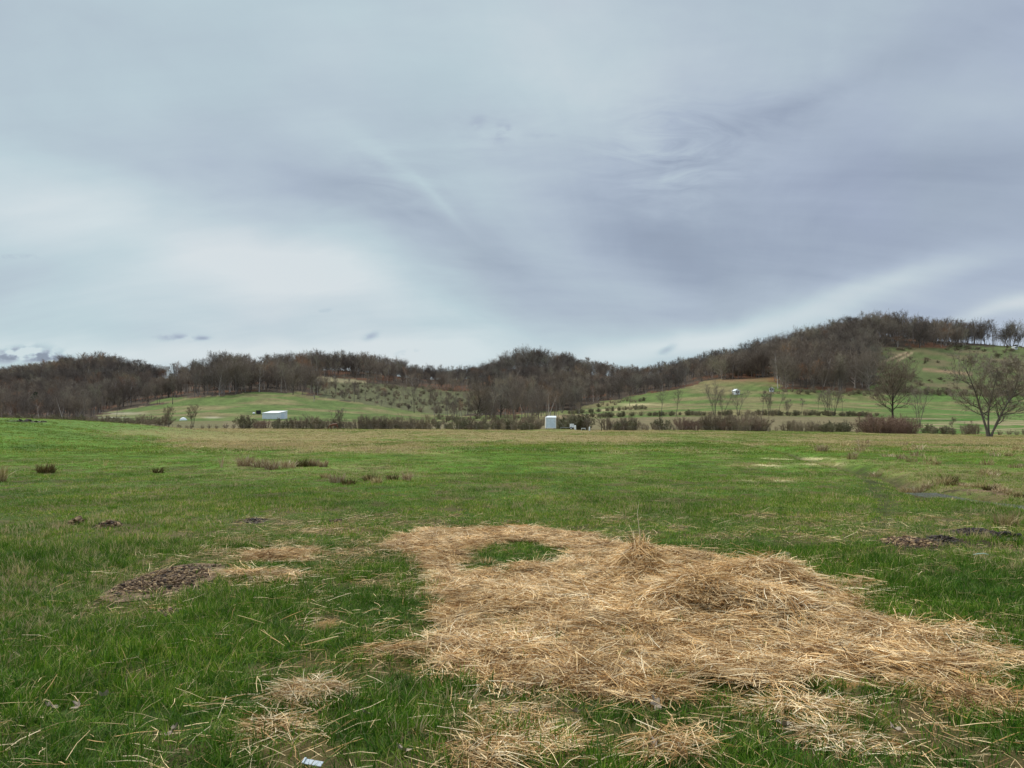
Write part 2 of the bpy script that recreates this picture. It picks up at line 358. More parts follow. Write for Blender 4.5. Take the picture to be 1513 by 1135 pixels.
def ground_mat():
    m, nt, b, o = newmat('pasture_ground')
    a = N(nt, 'ShaderNodeAttribute', attribute_name='Col', attribute_type='GEOMETRY')
    n1 = ramp(nt, [(.3, (.72, .72, .72)), (.7, (1.3, 1.28, 1.2))], wnoise(nt, 9, 5, .65))
    c = mixn(nt, a.outputs['Color'], n1, 1.0, 'MULTIPLY')
    n2 = ramp(nt, [(.32, (.7, .74, .7)), (.68, (1.28, 1.22, 1.2))], wnoise(nt, .8, 5, .7))
    c = mixn(nt, c, n2, .8, 'MULTIPLY')
    nt.links.new(c, b.inputs['Base Color']); b.inputs['Roughness'].default_value = .95; b.inputs['Specular IOR Level'].default_value = .08
    bp = N(nt, 'ShaderNodeBump'); bp.inputs['Strength'].default_value = .8; bp.inputs['Distance'].default_value = .03
    nt.links.new(wnoise(nt, 22, 5, .7), bp.inputs['Height'])
    bq = N(nt, 'ShaderNodeBump'); bq.inputs['Strength'].default_value = .6; bq.inputs['Distance'].default_value = .35
    nt.links.new(wnoise(nt, 1.3, 5, .7), bq.inputs['Height']); nt.links.new(bp.outputs[0], bq.inputs['Normal'])
    nt.links.new(bq.outputs[0], b.inputs['Normal'])
    return m

# ------------------------------------------------------------------ object helpers
def tag(o, label=None, cat=None, group=None, kind=None):
    if label: o['label'] = label
    if cat: o['category'] = cat
    if group: o['group'] = group
    if kind: o['kind'] = kind
    return o
def link(name, me, parent=None, col=None):
    o = bpy.data.objects.new(name, me); (col or COL).objects.link(o)
    if parent is not None: o.parent = parent
    return o
def empty(name, loc=(0, 0, 0), rz=0, s=1):
    o = bpy.data.objects.new(name, None); COL.objects.link(o); o.location = loc; o.rotation_euler = (0, 0, rz); o.scale = (s, s, s)
    o.empty_display_size = .2; return o
def mesh_np(name, V, polys, mats, mi=None, smooth=False):
    """polys: list of (K x n) int arrays"""
    me = bpy.data.meshes.new(name); V = np.asarray(V, np.float32).reshape(-1, 3)
    me.vertices.add(len(V)); me.vertices.foreach_set('co', V.ravel())
    loops = np.concatenate([p.ravel() for p in polys]); tot = np.concatenate([np.full(len(p), p.shape[1]) for p in polys])
    me.loops.add(len(loops)); me.loops.foreach_set('vertex_index', loops.astype(np.int32))
    me.polygons.add(len(tot)); st = np.concatenate([[0], np.cumsum(tot)[:-1]])
    me.polygons.foreach_set('loop_start', st.astype(np.int32)); me.polygons.foreach_set('loop_total', tot.astype(np.int32))
    if mi is not None: me.polygons.foreach_set('material_index', np.asarray(mi, np.int32))
    for m in mats: me.materials.append(m)
    if smooth: me.polygons.foreach_set('use_smooth', np.ones(len(tot), bool))
    me.update(calc_edges=True); me.validate(); return me
class MB:
    def __init__(s): s.v = []; s.f = []; s.sm = False
    def tube(s, pts, rad, k=5, cap=True):
        b = len(s.v); n = len(pts)
        for i, p in enumerate(pts):
            d = (pts[min(i + 1, n - 1)] - pts[max(i - 1, 0)]).normalized()
            a = d.orthogonal().normalized(); c = d.cross(a)
            for j in range(k):
                t = 2 * math.pi * j / k; s.v.append(p + (a * math.cos(t) + c * math.sin(t)) * rad[i])
        for i in range(n - 1):
            for j in range(k):
                q = (j + 1) % k; s.f.append((b + i * k + j, b + i * k + q, b + (i + 1) * k + q, b + (i + 1) * k + j))
        if cap:
            s.f.append(tuple(b + (n - 1) * k + j for j in range(k))); s.f.append(tuple(b + k - 1 - j for j in range(k)))
    def tri(s, p, d, l, w):
        a = d.orthogonal().normalized(); a = Matrix.Rotation(random.random() * 6.28, 3, d) @ a
        b = len(s.v); s.v += [p - a * w / 2, p + a * w / 2, p + d * l]; s.f.append((b, b + 1, b + 2))
    def quad(s, c, u, v):
        b = len(s.v); s.v += [c - u - v, c + u - v, c + u + v, c - u + v]; s.f.append((b, b + 1, b + 2, b + 3))
    def box(s, x0, y0, z0, x1, y1, z1):
        b = len(s.v)
        s.v += [Vector(p) for p in ((x0,y0,z0),(x1,y0,z0),(x1,y1,z0),(x0,y1,z0),(x0,y0,z1),(x1,y0,z1),(x1,y1,z1),(x0,y1,z1))]
        s.f += [tuple(b + i for i in q) for q in ((0,3,2,1),(4,5,6,7),(0,1,5,4),(1,2,6,5),(2,3,7,6),(3,0,4,7))]
    def poly(s, pts, face=None):
        b = len(s.v); s.v += [Vector(p) for p in pts]; s.f.append(tuple(range(b, b + len(pts))))
    def mesh(s, name, mat):
        me = bpy.data.meshes.new(name); me.from_pydata([tuple(v) for v in s.v], [], s.f)
        for m in (mat if isinstance(mat, (list, tuple)) else [mat]): me.materials.append(m)
        me.update(); return me
    def build(s, name, mat, parent=None, bevel=0):
        o = link(name, s.mesh(name, mat), parent)
        if bevel:
            b = o.modifiers.new('bevel', 'BEVEL'); b.width = bevel; b.segments = 2
        return o
def rv(): 
    v = Vector((random.gauss(0, 1), random.gauss(0, 1), random.gauss(0, 1))); return v.normalized()

PROT = bpy.data.collections.new('prototypes')       # meshes used by scattered growth, not linked to the scene
def scatter(name, P, rot, scl, idx, metas, label, cat, kindmats=None):
    """growth nobody could count: one object, instances picked from a few shapes"""
    me = bpy.data.meshes.new(name); n = len(P)
    me.vertices.add(n); me.vertices.foreach_set('co', np.asarray(P, np.float32).ravel())
    a = me.attributes.new('rot', 'FLOAT_VECTOR', 'POINT'); a.data.foreach_set('vector', np.asarray(rot, np.float32).ravel())
    a = me.attributes.new('scl', 'FLOAT_VECTOR', 'POINT'); a.data.foreach_set('vector', np.asarray(scl, np.float32).ravel())
    a = me.attributes.new('idx', 'INT', 'POINT'); a.data.foreach_set('value', np.asarray(idx, np.int32))
    c = bpy.data.collections.new(name + ' shapes')
    for i, m in enumerate(metas):
        o = bpy.data.objects.new('%s shape %03d' % (name, i), m); c.objects.link(o)
    ob = link(name, me); tag(ob, label, cat, None, 'stuff')
    ng = bpy.data.node_groups.new(name, 'GeometryNodeTree')
    ng.interface.new_socket('Geometry', in_out='INPUT', socket_type='NodeSocketGeometry'); ng.interface.new_socket('Geometry', in_out='OUTPUT', socket_type='NodeSocketGeometry')
    gi = ng.nodes.new('NodeGroupInput'); go = ng.nodes.new('NodeGroupOutput')
    ci = ng.nodes.new('GeometryNodeCollectionInfo'); ci.inputs[0].default_value = c; ci.inputs[1].default_value = True; ci.inputs[2].default_value = True
    ip = ng.nodes.new('GeometryNodeInstanceOnPoints'); ip.inputs['Pick Instance'].default_value = True
    def na(nm, t):
        q = ng.nodes.new('GeometryNodeInputNamedAttribute'); q.data_type = t; q.inputs[0].default_value = nm
        return [o_ for o_ in q.outputs if o_.enabled and o_.name == 'Attribute'][0]
    L = ng.links.new
    L(gi.outputs[0], ip.inputs['Points']); L(ci.outputs[0], ip.inputs['Instance'])
    L(na('idx', 'INT'), ip.inputs['Instance Index']); L(na('rot', 'FLOAT_VECTOR'), ip.inputs['Rotation']); L(na('scl', 'FLOAT_VECTOR'), ip.inputs['Scale'])
    L(ip.outputs[0], go.inputs[0])
    md = ob.modifiers.new('growth', 'NODES'); md.node_group = ng
    return ob

# ------------------------------------------------------------------ ground sheet
def build_ground():
    Ys = np.concatenate([np.linspace(-3, 1.2, 12)[:-1], np.exp(np.linspace(math.log(1.2), math.log(6800), 760))])
    pxs = np.concatenate([np.linspace(-1600, -60, 120)[:-1], np.linspace(-60, 1573, 700), np.linspace(1573, 3100, 120)[1:]])
    YY, PP = np.meshgrid(Ys, pxs, indexing='ij'); YY = YY.ravel(); PP = PP.ravel()
    X = (PP - CX) / F * (YY + 4)
    Z = Hz(X, YY); C = ground_color(X, YY, Z)
    r, c = len(Ys), len(pxs)
    i = (np.arange(r - 1)[:, None] * c + np.arange(c - 1)[None]).ravel()
    q = np.stack([i, i + 1, i + c + 1, i + c], 1)
    me = mesh_np('ground', np.stack([X, YY, Z], 1), [q], [ground_mat()], smooth=True)
    a = me.color_attributes.new('Col', 'FLOAT_COLOR', 'POINT')
    a.data.foreach_set('color', np.concatenate([C, np.ones((len(C), 1))], 1).astype(np.float32).ravel())
    tag(link('ground', me), 'green and tan pasture running back to the wooded hills', None, None, 'structure')
build_ground()

def build_ditch():
    P = DITCH[0:5]; V = []; f = []
    for i, (x, y) in enumerate(P):
        a = P[max(i - 1, 0)]; b = P[min(i + 1, len(P) - 1)]; d = np.array(b) - np.array(a); d /= np.hypot(*d); n = np.array((-d[1], d[0]))
        zb = float(Hz(np.array([x + n[0] * 1.6]), np.array([y + n[1] * 1.6]))[0]); zc = float(Hz(np.array([x - n[0] * 1.6]), np.array([y - n[1] * 1.6]))[0])
        z = min(zb, zc) - .10
        for s in (-.42, .42): V.append((x + n[0] * s, y + n[1] * s, z))
    q = np.array([(2 * i, 2 * i + 1, 2 * i + 3, 2 * i + 2) for i in range(len(P) - 1)])
    m, nt, b, o = newmat('ditch_water'); b.inputs['Base Color'].default_value = (.10, .11, .09, 1); b.inputs['Roughness'].default_value = .06
    bp = N(nt, 'ShaderNodeBump'); bp.inputs['Strength'].default_value = .15; bp.inputs['Distance'].default_value = .02
    nt.links.new(wnoise(nt, 8, 2), bp.inputs['Height']); nt.links.new(bp.outputs[0], b.inputs['Normal'])
    tag(link('water', mesh_np('water', V, [q], [m])), 'shallow water lying in the narrow ditch at the right', None, None, 'structure')
build_ditch()

# ------------------------------------------------------------------ grass
def tuft(seed, n, rad, l0, l1, w, lean, mat, segs=2):
    r = np.random.default_rng(seed); V = []; quads = []; tris = []
    for i in range(n):
        a = r.uniform(0, 6.283); q = rad * math.sqrt(r.uniform(0, 1)); bx, by = q * math.cos(a), q * math.sin(a)
        h = r.uniform(l0, l1); le = abs(r.normal(0, lean)) + .1; d = a + r.normal(0, 1.0); dx, dy = math.cos(d), math.sin(d)
        f = r.uniform(0, 3.14); wx, wy = math.cos(f) * w / 2, math.sin(f) * w / 2; ww = r.uniform(.6, 1.25)
        b = len(V)
        for s in range(segs + 1):
            t = s / segs; hh = h * t * (1 - .35 * le * t); out = h * le * t * t
            cx, cy = bx + dx * out, by + dy * out; k = ww * (1 - .55 * t)
            if s < segs: V += [(cx - wx * k, cy - wy * k, hh - .01), (cx + wx * k, cy + wy * k, hh - .01)]
            else: V.append((cx, cy, hh))
        for s in range(segs - 1): quads.append((b + 2 * s, b + 2 * s + 1, b + 2 * s + 3, b + 2 * s + 2))
        e = b + 2 * (segs - 1); tris.append((e, e + 1, e + 2))
    P = ([np.array(quads)] if quads else []) + [np.array(tris)]
    return mesh_np('grass_tuft', V, P, [mat])
NG = [tuft(i, 15, .07, .03, .115, .0058, .95, M['grass'], 3) for i in range(8)]
MG = [tuft(20 + i, 16, .14, .02, .065, .012, 1.2, M['grass'], 2) for i in range(6)]
FG = [tuft(40 + i, 14, .34, .04, .12, .034, .9, M['grassfar'], 2) for i in range(5)]
DG = [tuft(60 + i, 16, .10, .04, .13, .008, .9, M['dry'], 2) for i in range(4)]
DF = [tuft(80 + i, 14, .36, .06, .2, .032, .9, M['dry'], 2) for i in range(4)]
LEAVES = [(74,1055,.09),(116,1053,.10),(156,1037,.09),(256,1092,.09),(543,1067,.09),(596,1121,.09),(756,1064,.09),(968,1119,.16),(970,1050,.10),(850,1062,.08),(1158,1083,.11),(1176,1030,.07),(1325,1091,.10),(1384,1022,.08),(1005,1129,.07)]
LEAFXY = [gpx(a, b) for a, b, c in LEAVES] + [gpx(462, 1133), gpx(1449, 829)]

gp = {'n': [], 'm': [], 'f': [], 'dn': [], 'df': []}
def wedge(y0, y1, rho):
    w = lambda y: 1.5 * y + 3.0
    A = (w(y0) + w(y1)) / 2 * (y1 - y0); n = int(A * rho)
    y = R.uniform(y0, y1, int(n * 1.5)); y = y[R.uniform(0, 1, len(y)) < w(y) / w(y1)]
    x = R.uniform(-.5, .5, len(y)) * w(y); return x, y
for (y0, y1, rho, kg, kd) in [(1.6, 4.5, 430, 'n', 'dn'), (4.5, 7, 330, 'n', 'dn'), (7, 10, 200, 'n', 'dn'), (10, 16, 110, 'm', 'dn'), (16, 24, 55, 'm', 'dn'), (24, 40, 26, 'm', 'dn'), (40, 70, 7, 'f', 'df'), (70, 185, 2.2, 'f', 'df')]:
    x, y = wedge(y0, y1, rho)
    z = Hz(x, y)
    keep = np.ones(len(x), bool)
    if y0 < 30:
        hm = hay_mask(x, y); keep &= R.uniform(0, 1, len(x)) > np.minimum(1, hm) * .97
        keep &= R.uniform(0, 1, len(x)) > mud_mask(x, y) * .86
        keep &= R.uniform(0, 1, len(x)) > sparse_mask(x, y) * .45
        for lx, ly in LEAFXY: keep &= np.hypot(x - lx, y - ly) > .08
    keep &= ~((ditch_dist(x, y) < .42) & (y < 80) & (y > 7) & (R.uniform(0, 1, len(x)) < .9))
    for T in TRK: keep &= ~((poly_dist(T, x, y) < .22) & (R.uniform(0, 1, len(x)) < .75))
    x, y, z = x[keep], y[keep], z[keep]
    dr = dryness(x, y); isd = R.uniform(0, 1, len(x)) < dr * (.42 if y0 < 40 else .85)
    lush = fbm(x * .8, y * .8, 3, 501)
    if y0 < 24: thin = fbm(x * 1.9, y * 1.9, 3, 511); kk = R.uniform(0, 1, len(x)) < 1 - .6 * sstep(.52, .68, thin); x, y, z, lush, isd = x[kk], y[kk], z[kk], lush[kk], isd[kk]
    s = (.25 + 1.5 * lush) * R.uniform(.7, 1.3, len(x))
    if y0 >= 10: s *= lerp(1.0, .8, min(1, (y0 - 10) / 14))
    s = np.where(isd, s * .85, s)
    if y0 >= 24 and kg == 'm': s *= 1.15
    g = np.stack([x, y, z, s], 1)
    gp[kg].append(g[~isd]); gp[kd].append(g[isd])
def do_grass(key, metas, name, label):
    g = np.concatenate(gp[key]); n = len(g)
    rot = np.zeros((n, 3)); rot[:, 2] = R.uniform(0, 6.283, n); rot[:, 0] = R.normal(0, .12, n); rot[:, 1] = R.normal(0, .12, n)
    scatter(name, g[:, :3], rot, np.stack([g[:, 3] ** .3, g[:, 3] ** .3, g[:, 3]], 1), R.integers(0, len(metas), n), metas, label, 'grass')
do_grass('n', NG, 'foreground_grass', 'lush green grass blades filling the foreground around the hay')
do_grass('m', MG, 'field_grass', 'short green grass of the middle of the field')
do_grass('f', FG, 'distant_grass', 'low green pasture grass at the far end of the field')
do_grass('dn', DG, 'dry_grass', 'scattered tan dry blades among the green grass')
do_grass('df', DF, 'distant_dry_grass', 'tan dead grass mottling the far end of the field')

# ------------------------------------------------------------------ hay
def strands(n, place, l0, l1, w, seed, segs=3, curl=.5, lift=.03, drop=.04):
    """place(r) -> (x, y, z, heading, pitch)"""
    r = np.random.default_rng(seed); V = np.empty((n, (segs + 1) * 2, 3)); 
    x, y, z, hd, pt = place(r, n)
    L = r.uniform(l0, l1, n); dh = r.normal(0, curl, n); roll = r.uniform(-1.2, 1.2, n); ww = w * r.uniform(.55, 1.4, n)
    arch = np.abs(r.normal(0, lift, n))
    cx, cy, cz = x.copy(), y.copy(), z.copy(); h = hd.copy(); p = pt.copy()
    for s in range(segs + 1):
        t = s / segs
        px_, py_ = -np.sin(h), np.cos(h)
        tz = np.sin(roll); c = np.cos(roll); a = arch * 4 * t * (1 - t)
        k = ww / 2 * (1 if s < segs else .85)
        V[:, 2 * s, 0] = cx - px_ * k * c; V[:, 2 * s, 1] = cy - py_ * k * c; V[:, 2 * s, 2] = cz - k * tz + a
        V[:, 2 * s + 1, 0] = cx + px_ * k * c; V[:, 2 * s + 1, 1] = cy + py_ * k * c; V[:, 2 * s + 1, 2] = cz + k * tz + a
        st = L / segs; cx += np.cos(h) * np.cos(p) * st; cy += np.sin(h) * np.cos(p) * st; cz += np.sin(p) * st
        h = h + dh / segs * 2; p = p - drop
    b = (np.arange(n) * (segs + 1) * 2)[:, None, None]; o = np.array([(2 * s, 2 * s + 1, 2 * s + 3, 2 * s + 2) for s in range(segs)])[None]
    return V.reshape(-1, 3), (b + o).reshape(-1, 4)
def hay_clump(seed, n, rad, spread, hgt, w=.0031):
    main = random.Random(seed).uniform(0, 6.28)
    def pl(r, n):
        a = r.uniform(0, 6.283, n); q = rad * np.sqrt(r.uniform(0, 1, n))
        return q * np.cos(a), q * np.sin(a), r.uniform(0, hgt, n) * (1 - q / rad * .6), main + r.normal(0, spread, n) + (r.uniform(0, 1, n) < .5) * math.pi, r.normal(.01, .10, n)
    V, q = strands(n, pl, .04, .20, w, seed, 2, .16, .005)
    V[:, 2] = np.maximum(V[:, 2], .001 + .003 * np.abs(np.sin(V[:, 0] * 91)))
    return mesh_np('hay_clump', V, [q], [M['hay']])
HC = [hay_clump(100 + i, 120, .13, [.35, .6, 1.0, 2.0][i % 4], [.015, .03, .045, .03][i % 4]) for i in range(10)]
HS = [hay_clump(130 + i, 4, .17, 2.5, .035, .0028) for i in range(16)]
PIL = [(1.27, 7.35, .28, .26, .28), (1.4, 7.0, .17, .62, .45), (2.35, 6.95, .27, .46, .28), (1.6, 6.4, .24, .48, .26), (2.25, 6.2, .14, .40, .22)]
def pile(x, y):
    v = 0
    for a, b, h, sx, sy in PIL: v = v + h * np.exp(-((x - a) / sx) ** 2 - ((y - b) / sy) ** 2)
    return v * (.8 + .4 * fbm(x * 3.2, y * 3.2, 3, 611))
xs = R.uniform(-4.5, 8, 160000); ys = R.uniform(2.6, 13, 160000)
hm = hay_mask(xs, ys); sp = sparse_mask(xs, ys)
k1 = R.uniform(0, 1, len(xs)) < hm * (.035 + .085 * sstep(.35, .6, fbm(xs * 2.6, ys * 2.6, 3, 651))); k2 = (R.uniform(0, 1, len(xs)) < .010 + .022 * (fbm(xs * 1.9, ys * 1.9, 3, 511) > .55) + .06 * sp + .10 * (hm > .1)) & ~k1
def do_hay(k, metas, name, label):
    x, y = xs[k], ys[k]; n = len(x); z = Hz(x, y) + np.maximum(0, pile(x, y) - .02) * .9 + .012 + .045 * sstep(.35, .75, fbm(x * 4, y * 4, 3, 621)) * (name == 'hay_cover')
    flow = fbm(x * .35, y * .35, 2, 631) * 9
    rot = np.stack([R.normal(0, .10, n), R.normal(0, .10, n), flow + R.normal(0, 1.0, n)], 1)
    s = R.uniform(.8, 1.35, n); 
    scatter(name, np.stack([x, y, z], 1), rot, np.stack([s, s, s], 1), R.integers(0, len(metas), n), metas, label, 'hay')
do_hay(k1, HC, 'hay_cover', 'flattened golden hay spread over the grass')
do_hay(k2, HS, 'loose_straw', 'loose single straws strewn over grass round the hay')

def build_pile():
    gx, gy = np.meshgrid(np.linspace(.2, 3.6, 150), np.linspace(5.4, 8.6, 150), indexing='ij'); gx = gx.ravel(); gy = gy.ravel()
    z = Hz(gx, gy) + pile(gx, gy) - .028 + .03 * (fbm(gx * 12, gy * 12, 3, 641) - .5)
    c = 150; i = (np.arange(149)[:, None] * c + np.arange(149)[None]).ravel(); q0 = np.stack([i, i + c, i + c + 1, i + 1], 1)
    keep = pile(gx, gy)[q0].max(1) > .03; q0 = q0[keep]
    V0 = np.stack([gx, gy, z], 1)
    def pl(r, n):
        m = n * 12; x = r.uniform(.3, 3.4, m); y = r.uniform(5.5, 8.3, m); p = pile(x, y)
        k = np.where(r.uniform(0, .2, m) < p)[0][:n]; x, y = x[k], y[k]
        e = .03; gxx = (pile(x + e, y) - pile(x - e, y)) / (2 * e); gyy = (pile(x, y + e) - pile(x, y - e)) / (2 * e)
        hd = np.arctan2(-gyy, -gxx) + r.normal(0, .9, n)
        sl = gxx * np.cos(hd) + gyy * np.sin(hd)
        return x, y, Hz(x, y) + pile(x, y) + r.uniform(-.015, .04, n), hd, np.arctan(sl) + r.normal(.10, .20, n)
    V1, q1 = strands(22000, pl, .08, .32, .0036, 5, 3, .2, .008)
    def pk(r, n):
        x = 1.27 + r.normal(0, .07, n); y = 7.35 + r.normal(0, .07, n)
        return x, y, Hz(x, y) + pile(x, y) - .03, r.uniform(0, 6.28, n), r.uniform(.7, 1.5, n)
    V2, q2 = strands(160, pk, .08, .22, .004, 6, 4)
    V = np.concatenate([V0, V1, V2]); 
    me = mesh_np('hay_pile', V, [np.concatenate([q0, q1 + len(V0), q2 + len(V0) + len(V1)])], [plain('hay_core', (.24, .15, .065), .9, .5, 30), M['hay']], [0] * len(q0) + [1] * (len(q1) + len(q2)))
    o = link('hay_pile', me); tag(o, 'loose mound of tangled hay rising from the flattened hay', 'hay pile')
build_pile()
def small_heap(px, py, n, rx, ry, h, label, seed, name='hay_pile'):
    x0, y0, z0 = ground_hit(px, py)
    def pl(r, n):
        a = r.normal(0, .5, n); b = r.normal(0, .5, n); x = a * rx; y = b * ry
        zz = h * np.exp(-a * a - b * b) * r.uniform(.2, 1, n)
        return x, y, Hz(x + x0, y + y0) - z0 + zz, np.arctan2(b, a) + r.normal(0, .9, n), r.normal(0, .2, n)
    V, q = strands(n, pl, .05, .18, .0031, seed, 3, .2, .006)
    o = link(name, mesh_np(name, V, [q], [M['hay']])); o.location = (x0, y0, z0); tag(o, label, 'hay pile')
small_heap(462, 1030, 900, .22, .17, .10, 'small pale hay clump in the grass left of the main hay patch', 41)
small_heap(405, 1080, 420, .18, .13, .06, 'thin brown wisp of hay in grass, nearest the bottom left', 42)
small_heap(770, 1095, 600, .28, .16, .05, 'small hay clump in the grass below the hay patch, bottom centre', 43)
small_heap(1225, 1095, 500, .18, .14, .07, 'dark tangled hay tuft in the grass at the bottom right', 44)
small_heap(1180, 1052, 900, .30, .14, .09, 'raised hay clump at the lower edge of the hay patch, right of centre', 45)
small_heap(425, 818, 900, .42, .12, .04, 'long thin hay wisp right of the dark clod heap', 46)

# dead stalks and sticks
def stalk(px, py, pts, r, mat, name, label, cat):
    x, y, z = ground_hit(px, py); z += float(pile(np.array([x]), np.array([y]))[0])
    b = MB(); b.tube([Vector(p) for p in pts], [r * (1 - .6 * i / (len(pts) - 1)) for i in range(len(pts))], 5)
    o = b.build(name, mat); o.location = (x, y, z); tag(o, label, cat)
stalkm = plain('dead_stalk', (.62, .52, .36), .6, .2, 40); stickm = plain('dark_stick', (.07, .045, .035), .8, .3, 40)
stalk(945, 866, [(0, 0, -.05), (.0, 0, .12), (-.02, .01, .30), (-.005, .01, .42)], .004, stalkm, 'dead_stalk', 'upright pale dead stalk on top of the hay mound', 'stalk')
stalk(1112, 866, [(0, 0, -.03), (.03, 0, .09), (.07, 0, .19)], .006, stickm, 'stick', 'dark stick leaning out of the hay, the more upright and right one', 'stick')
stalk(1042, 858, [(0, 0, -.04), (.03, 0, .10), (.06, .02, .22)], .005, stickm, 'stick', 'thin brown stick poking from the hay, left of the darker stick', 'stick')
stalk(1247, 985, [(0, 0, .02), (.01, 0, .10), (-.03, 0, .15)], .005, stickm, 'stick', 'short broken stick standing in the flat hay at the right', 'stick')

# ------------------------------------------------------------------ heaps of clods
ICO = None
def ico():
    global ICO
    if ICO is None:
        import bmesh
        bm = bmesh.new(); bmesh.ops.create_icosphere(bm, subdivisions=1, radius=1)
        ICO = (np.array([v.co[:] for v in bm.verts]), np.array([[v.index for v in f.verts] for f in bm.faces])); bm.free()
    return ICO
def clod_mat(name, stops):
    m, nt, b, o = newmat(name); g = N(nt, 'ShaderNodeNewGeometry')
    c = ramp(nt, stops, g.outputs['Random Per Island'])
    c = mixn(nt, c, ramp(nt, [(.3, (.6,) * 3), (.7, (1.3,) * 3)], wnoise(nt, 45, 4)), 1.0, 'MULTIPLY')
    nt.links.new(c, b.inputs['Base Color']); b.inputs['Roughness'].default_value = .9
    bp = N(nt, 'ShaderNodeBump'); bp.inputs['Distance'].default_value = .01; nt.links.new(wnoise(nt, 120, 3), bp.inputs['Height']); nt.links.new(bp.outputs[0], b.inputs['Normal'])
    return m
M['dung'] = clod_mat('weathered_clods', [(0, (.022, .012, .006)), (.4, (.11, .06, .028)), (.78, (.22, .135, .065)), (1, (.50, .34, .17))])
M['soil'] = clod_mat('dark_soil_clods', [(0, (.018, .013, .010)), (.6, (.045, .032, .022)), (1, (.10, .07, .045))])
def clods(px, py, wpx, hpx, n, size, mat, label, h=.08, tilt=0, seed=1, cat='soil heap', name='clod_heap'):
    r = np.random.default_rng(seed); x0, y0, z0 = ground_hit(px, py); rx = wpx / F * y0; ry = hpx * y0 * y0 / (F * CZ)
    iv, jf = ico(); VV = []; FF = []; 
    AA = r.uniform(0, 6.283, n); QQ = np.sqrt(r.uniform(0, 1, n)) * r.uniform(.75, 1.15, n); XX = QQ * np.cos(AA) * rx; YV = QQ * np.sin(AA) * ry - tilt * XX
    OK = (QQ <= .55 + .65 * fbm(np.cos(AA) * 2.2 + seed, np.sin(AA) * 2.2, 3)) & (vnoise(XX * 5 + seed, YV * 5) > .22); ZG = Hz(XX + x0, YV + y0) - z0
    for i in range(n):
        q = QQ[i]; x = XX[i]; y = YV[i]
        if not OK[i]: continue
        s = size * (.25 + 1.3 * r.uniform(0, 1) ** 2.2) * (1.1 - .4 * q)
        e = np.array([s, s * r.uniform(.6, 1), s * r.uniform(.35, .6)])
        nz = 1 + .6 * (vnoise(iv[:, 0] * 1.7 + i * 3.1, iv[:, 1] * 1.7 + iv[:, 2] * 2.3, i) - .5) * 2
        p = iv * nz[:, None] * e; th = r.uniform(0, 6.28); c, sn = math.cos(th), math.sin(th)
        p = np.stack([p[:, 0] * c - p[:, 1] * sn, p[:, 0] * sn + p[:, 1] * c, p[:, 2] + p[:, 0] * r.normal(0, .4)], 1)
        zz = ZG[i] + h * max(0, 1 - q * q) * r.uniform(.2, 1) + e[2] * .25
        VV.append(p + np.array([x, y, zz])); FF.append(jf + len(iv) * len(FF))
    th = np.linspace(0, 6.283, 25)[:-1]; nv = len(VV) * len(iv); D = [(0, 0, .02)]
    for q in (.5, .95):
        for t in th:
            k = q * (.85 + .3 * vnoise(np.array([math.cos(t) * 2 + seed]), np.array([math.sin(t) * 2 + q]))[0]); X = rx * k * math.cos(t); Yv = ry * k * math.sin(t) - tilt * X
            D.append((X, Yv, float(Hz(np.array([X + x0]), np.array([Yv + y0]))[0]) - z0 + h * .35 * (1 - q) + .006))
    f2 = [(nv, nv + 1 + i, nv + 1 + (i + 1) % 24) for i in range(24)]
    for i in range(24):
        j = (i + 1) % 24; f2 += [(nv + 1 + i, nv + 25 + i, nv + 25 + j), (nv + 1 + i, nv + 25 + j, nv + 1 + j)]
    VV.append(np.array(D)); FF.append(np.array(f2))
    me = mesh_np(name, np.concatenate(VV), [np.concatenate(FF)], [mat])
    o = link(name, me); o.location = (x0, y0, z0); tag(o, label, cat)
clods(250, 858, 64, 30, 6500, .018, M['dung'], 'large heap of brown and black clods in the grass at the left', .045, .0, 3)
clods(246, 905, 20, 7, 260, .018, M['dung'], 'few brown clods spilled just in front of the large clod heap', .02, 0, 4)
clods(1350, 804, 46, 8, 1500, .028, M['dung'], 'brown broken turf and clods at the right, left of the blackest clods', .05, .1, 5)
clods(1450, 790, 38, 6, 1200, .032, M['soil'], 'black churned soil clods at the right, in front of the ditch', .07, .1, 6)
clods(1490, 797, 24, 5, 800, .032, M['soil'], 'black soil heap at the far right, beside the longer black row', .09, .1, 7)
clods(1392, 797, 18, 4, 260, .028, M['soil'], 'little row of dark clods between the two churned patches', .05, .1, 8)
clods(113, 773, 8, 2.5, 150, .035, M['dung'], 'smaller of the two little clod heaps at the left', .09, 0, 9)
clods(161, 778, 18, 2.5, 260, .035, M['dung'], 'wider of the two little clod heaps at the left', .08, 0, 10)
clods(40, 651, 18, .9, 40, .22, M['soil'], 'low dark streak of soil on the green knoll at the far left', .1, 0, 11)
clods(375, 770, 18, 2.5, 110, .028, M['soil'], 'tiny dark clods in the grass left of the hay patch', .03, 0, 12)
clods(497, 770, 10, 2, 70, .03, M['dung'], 'tiny brown clods in the grass behind the hay patch', .03, 0, 13)

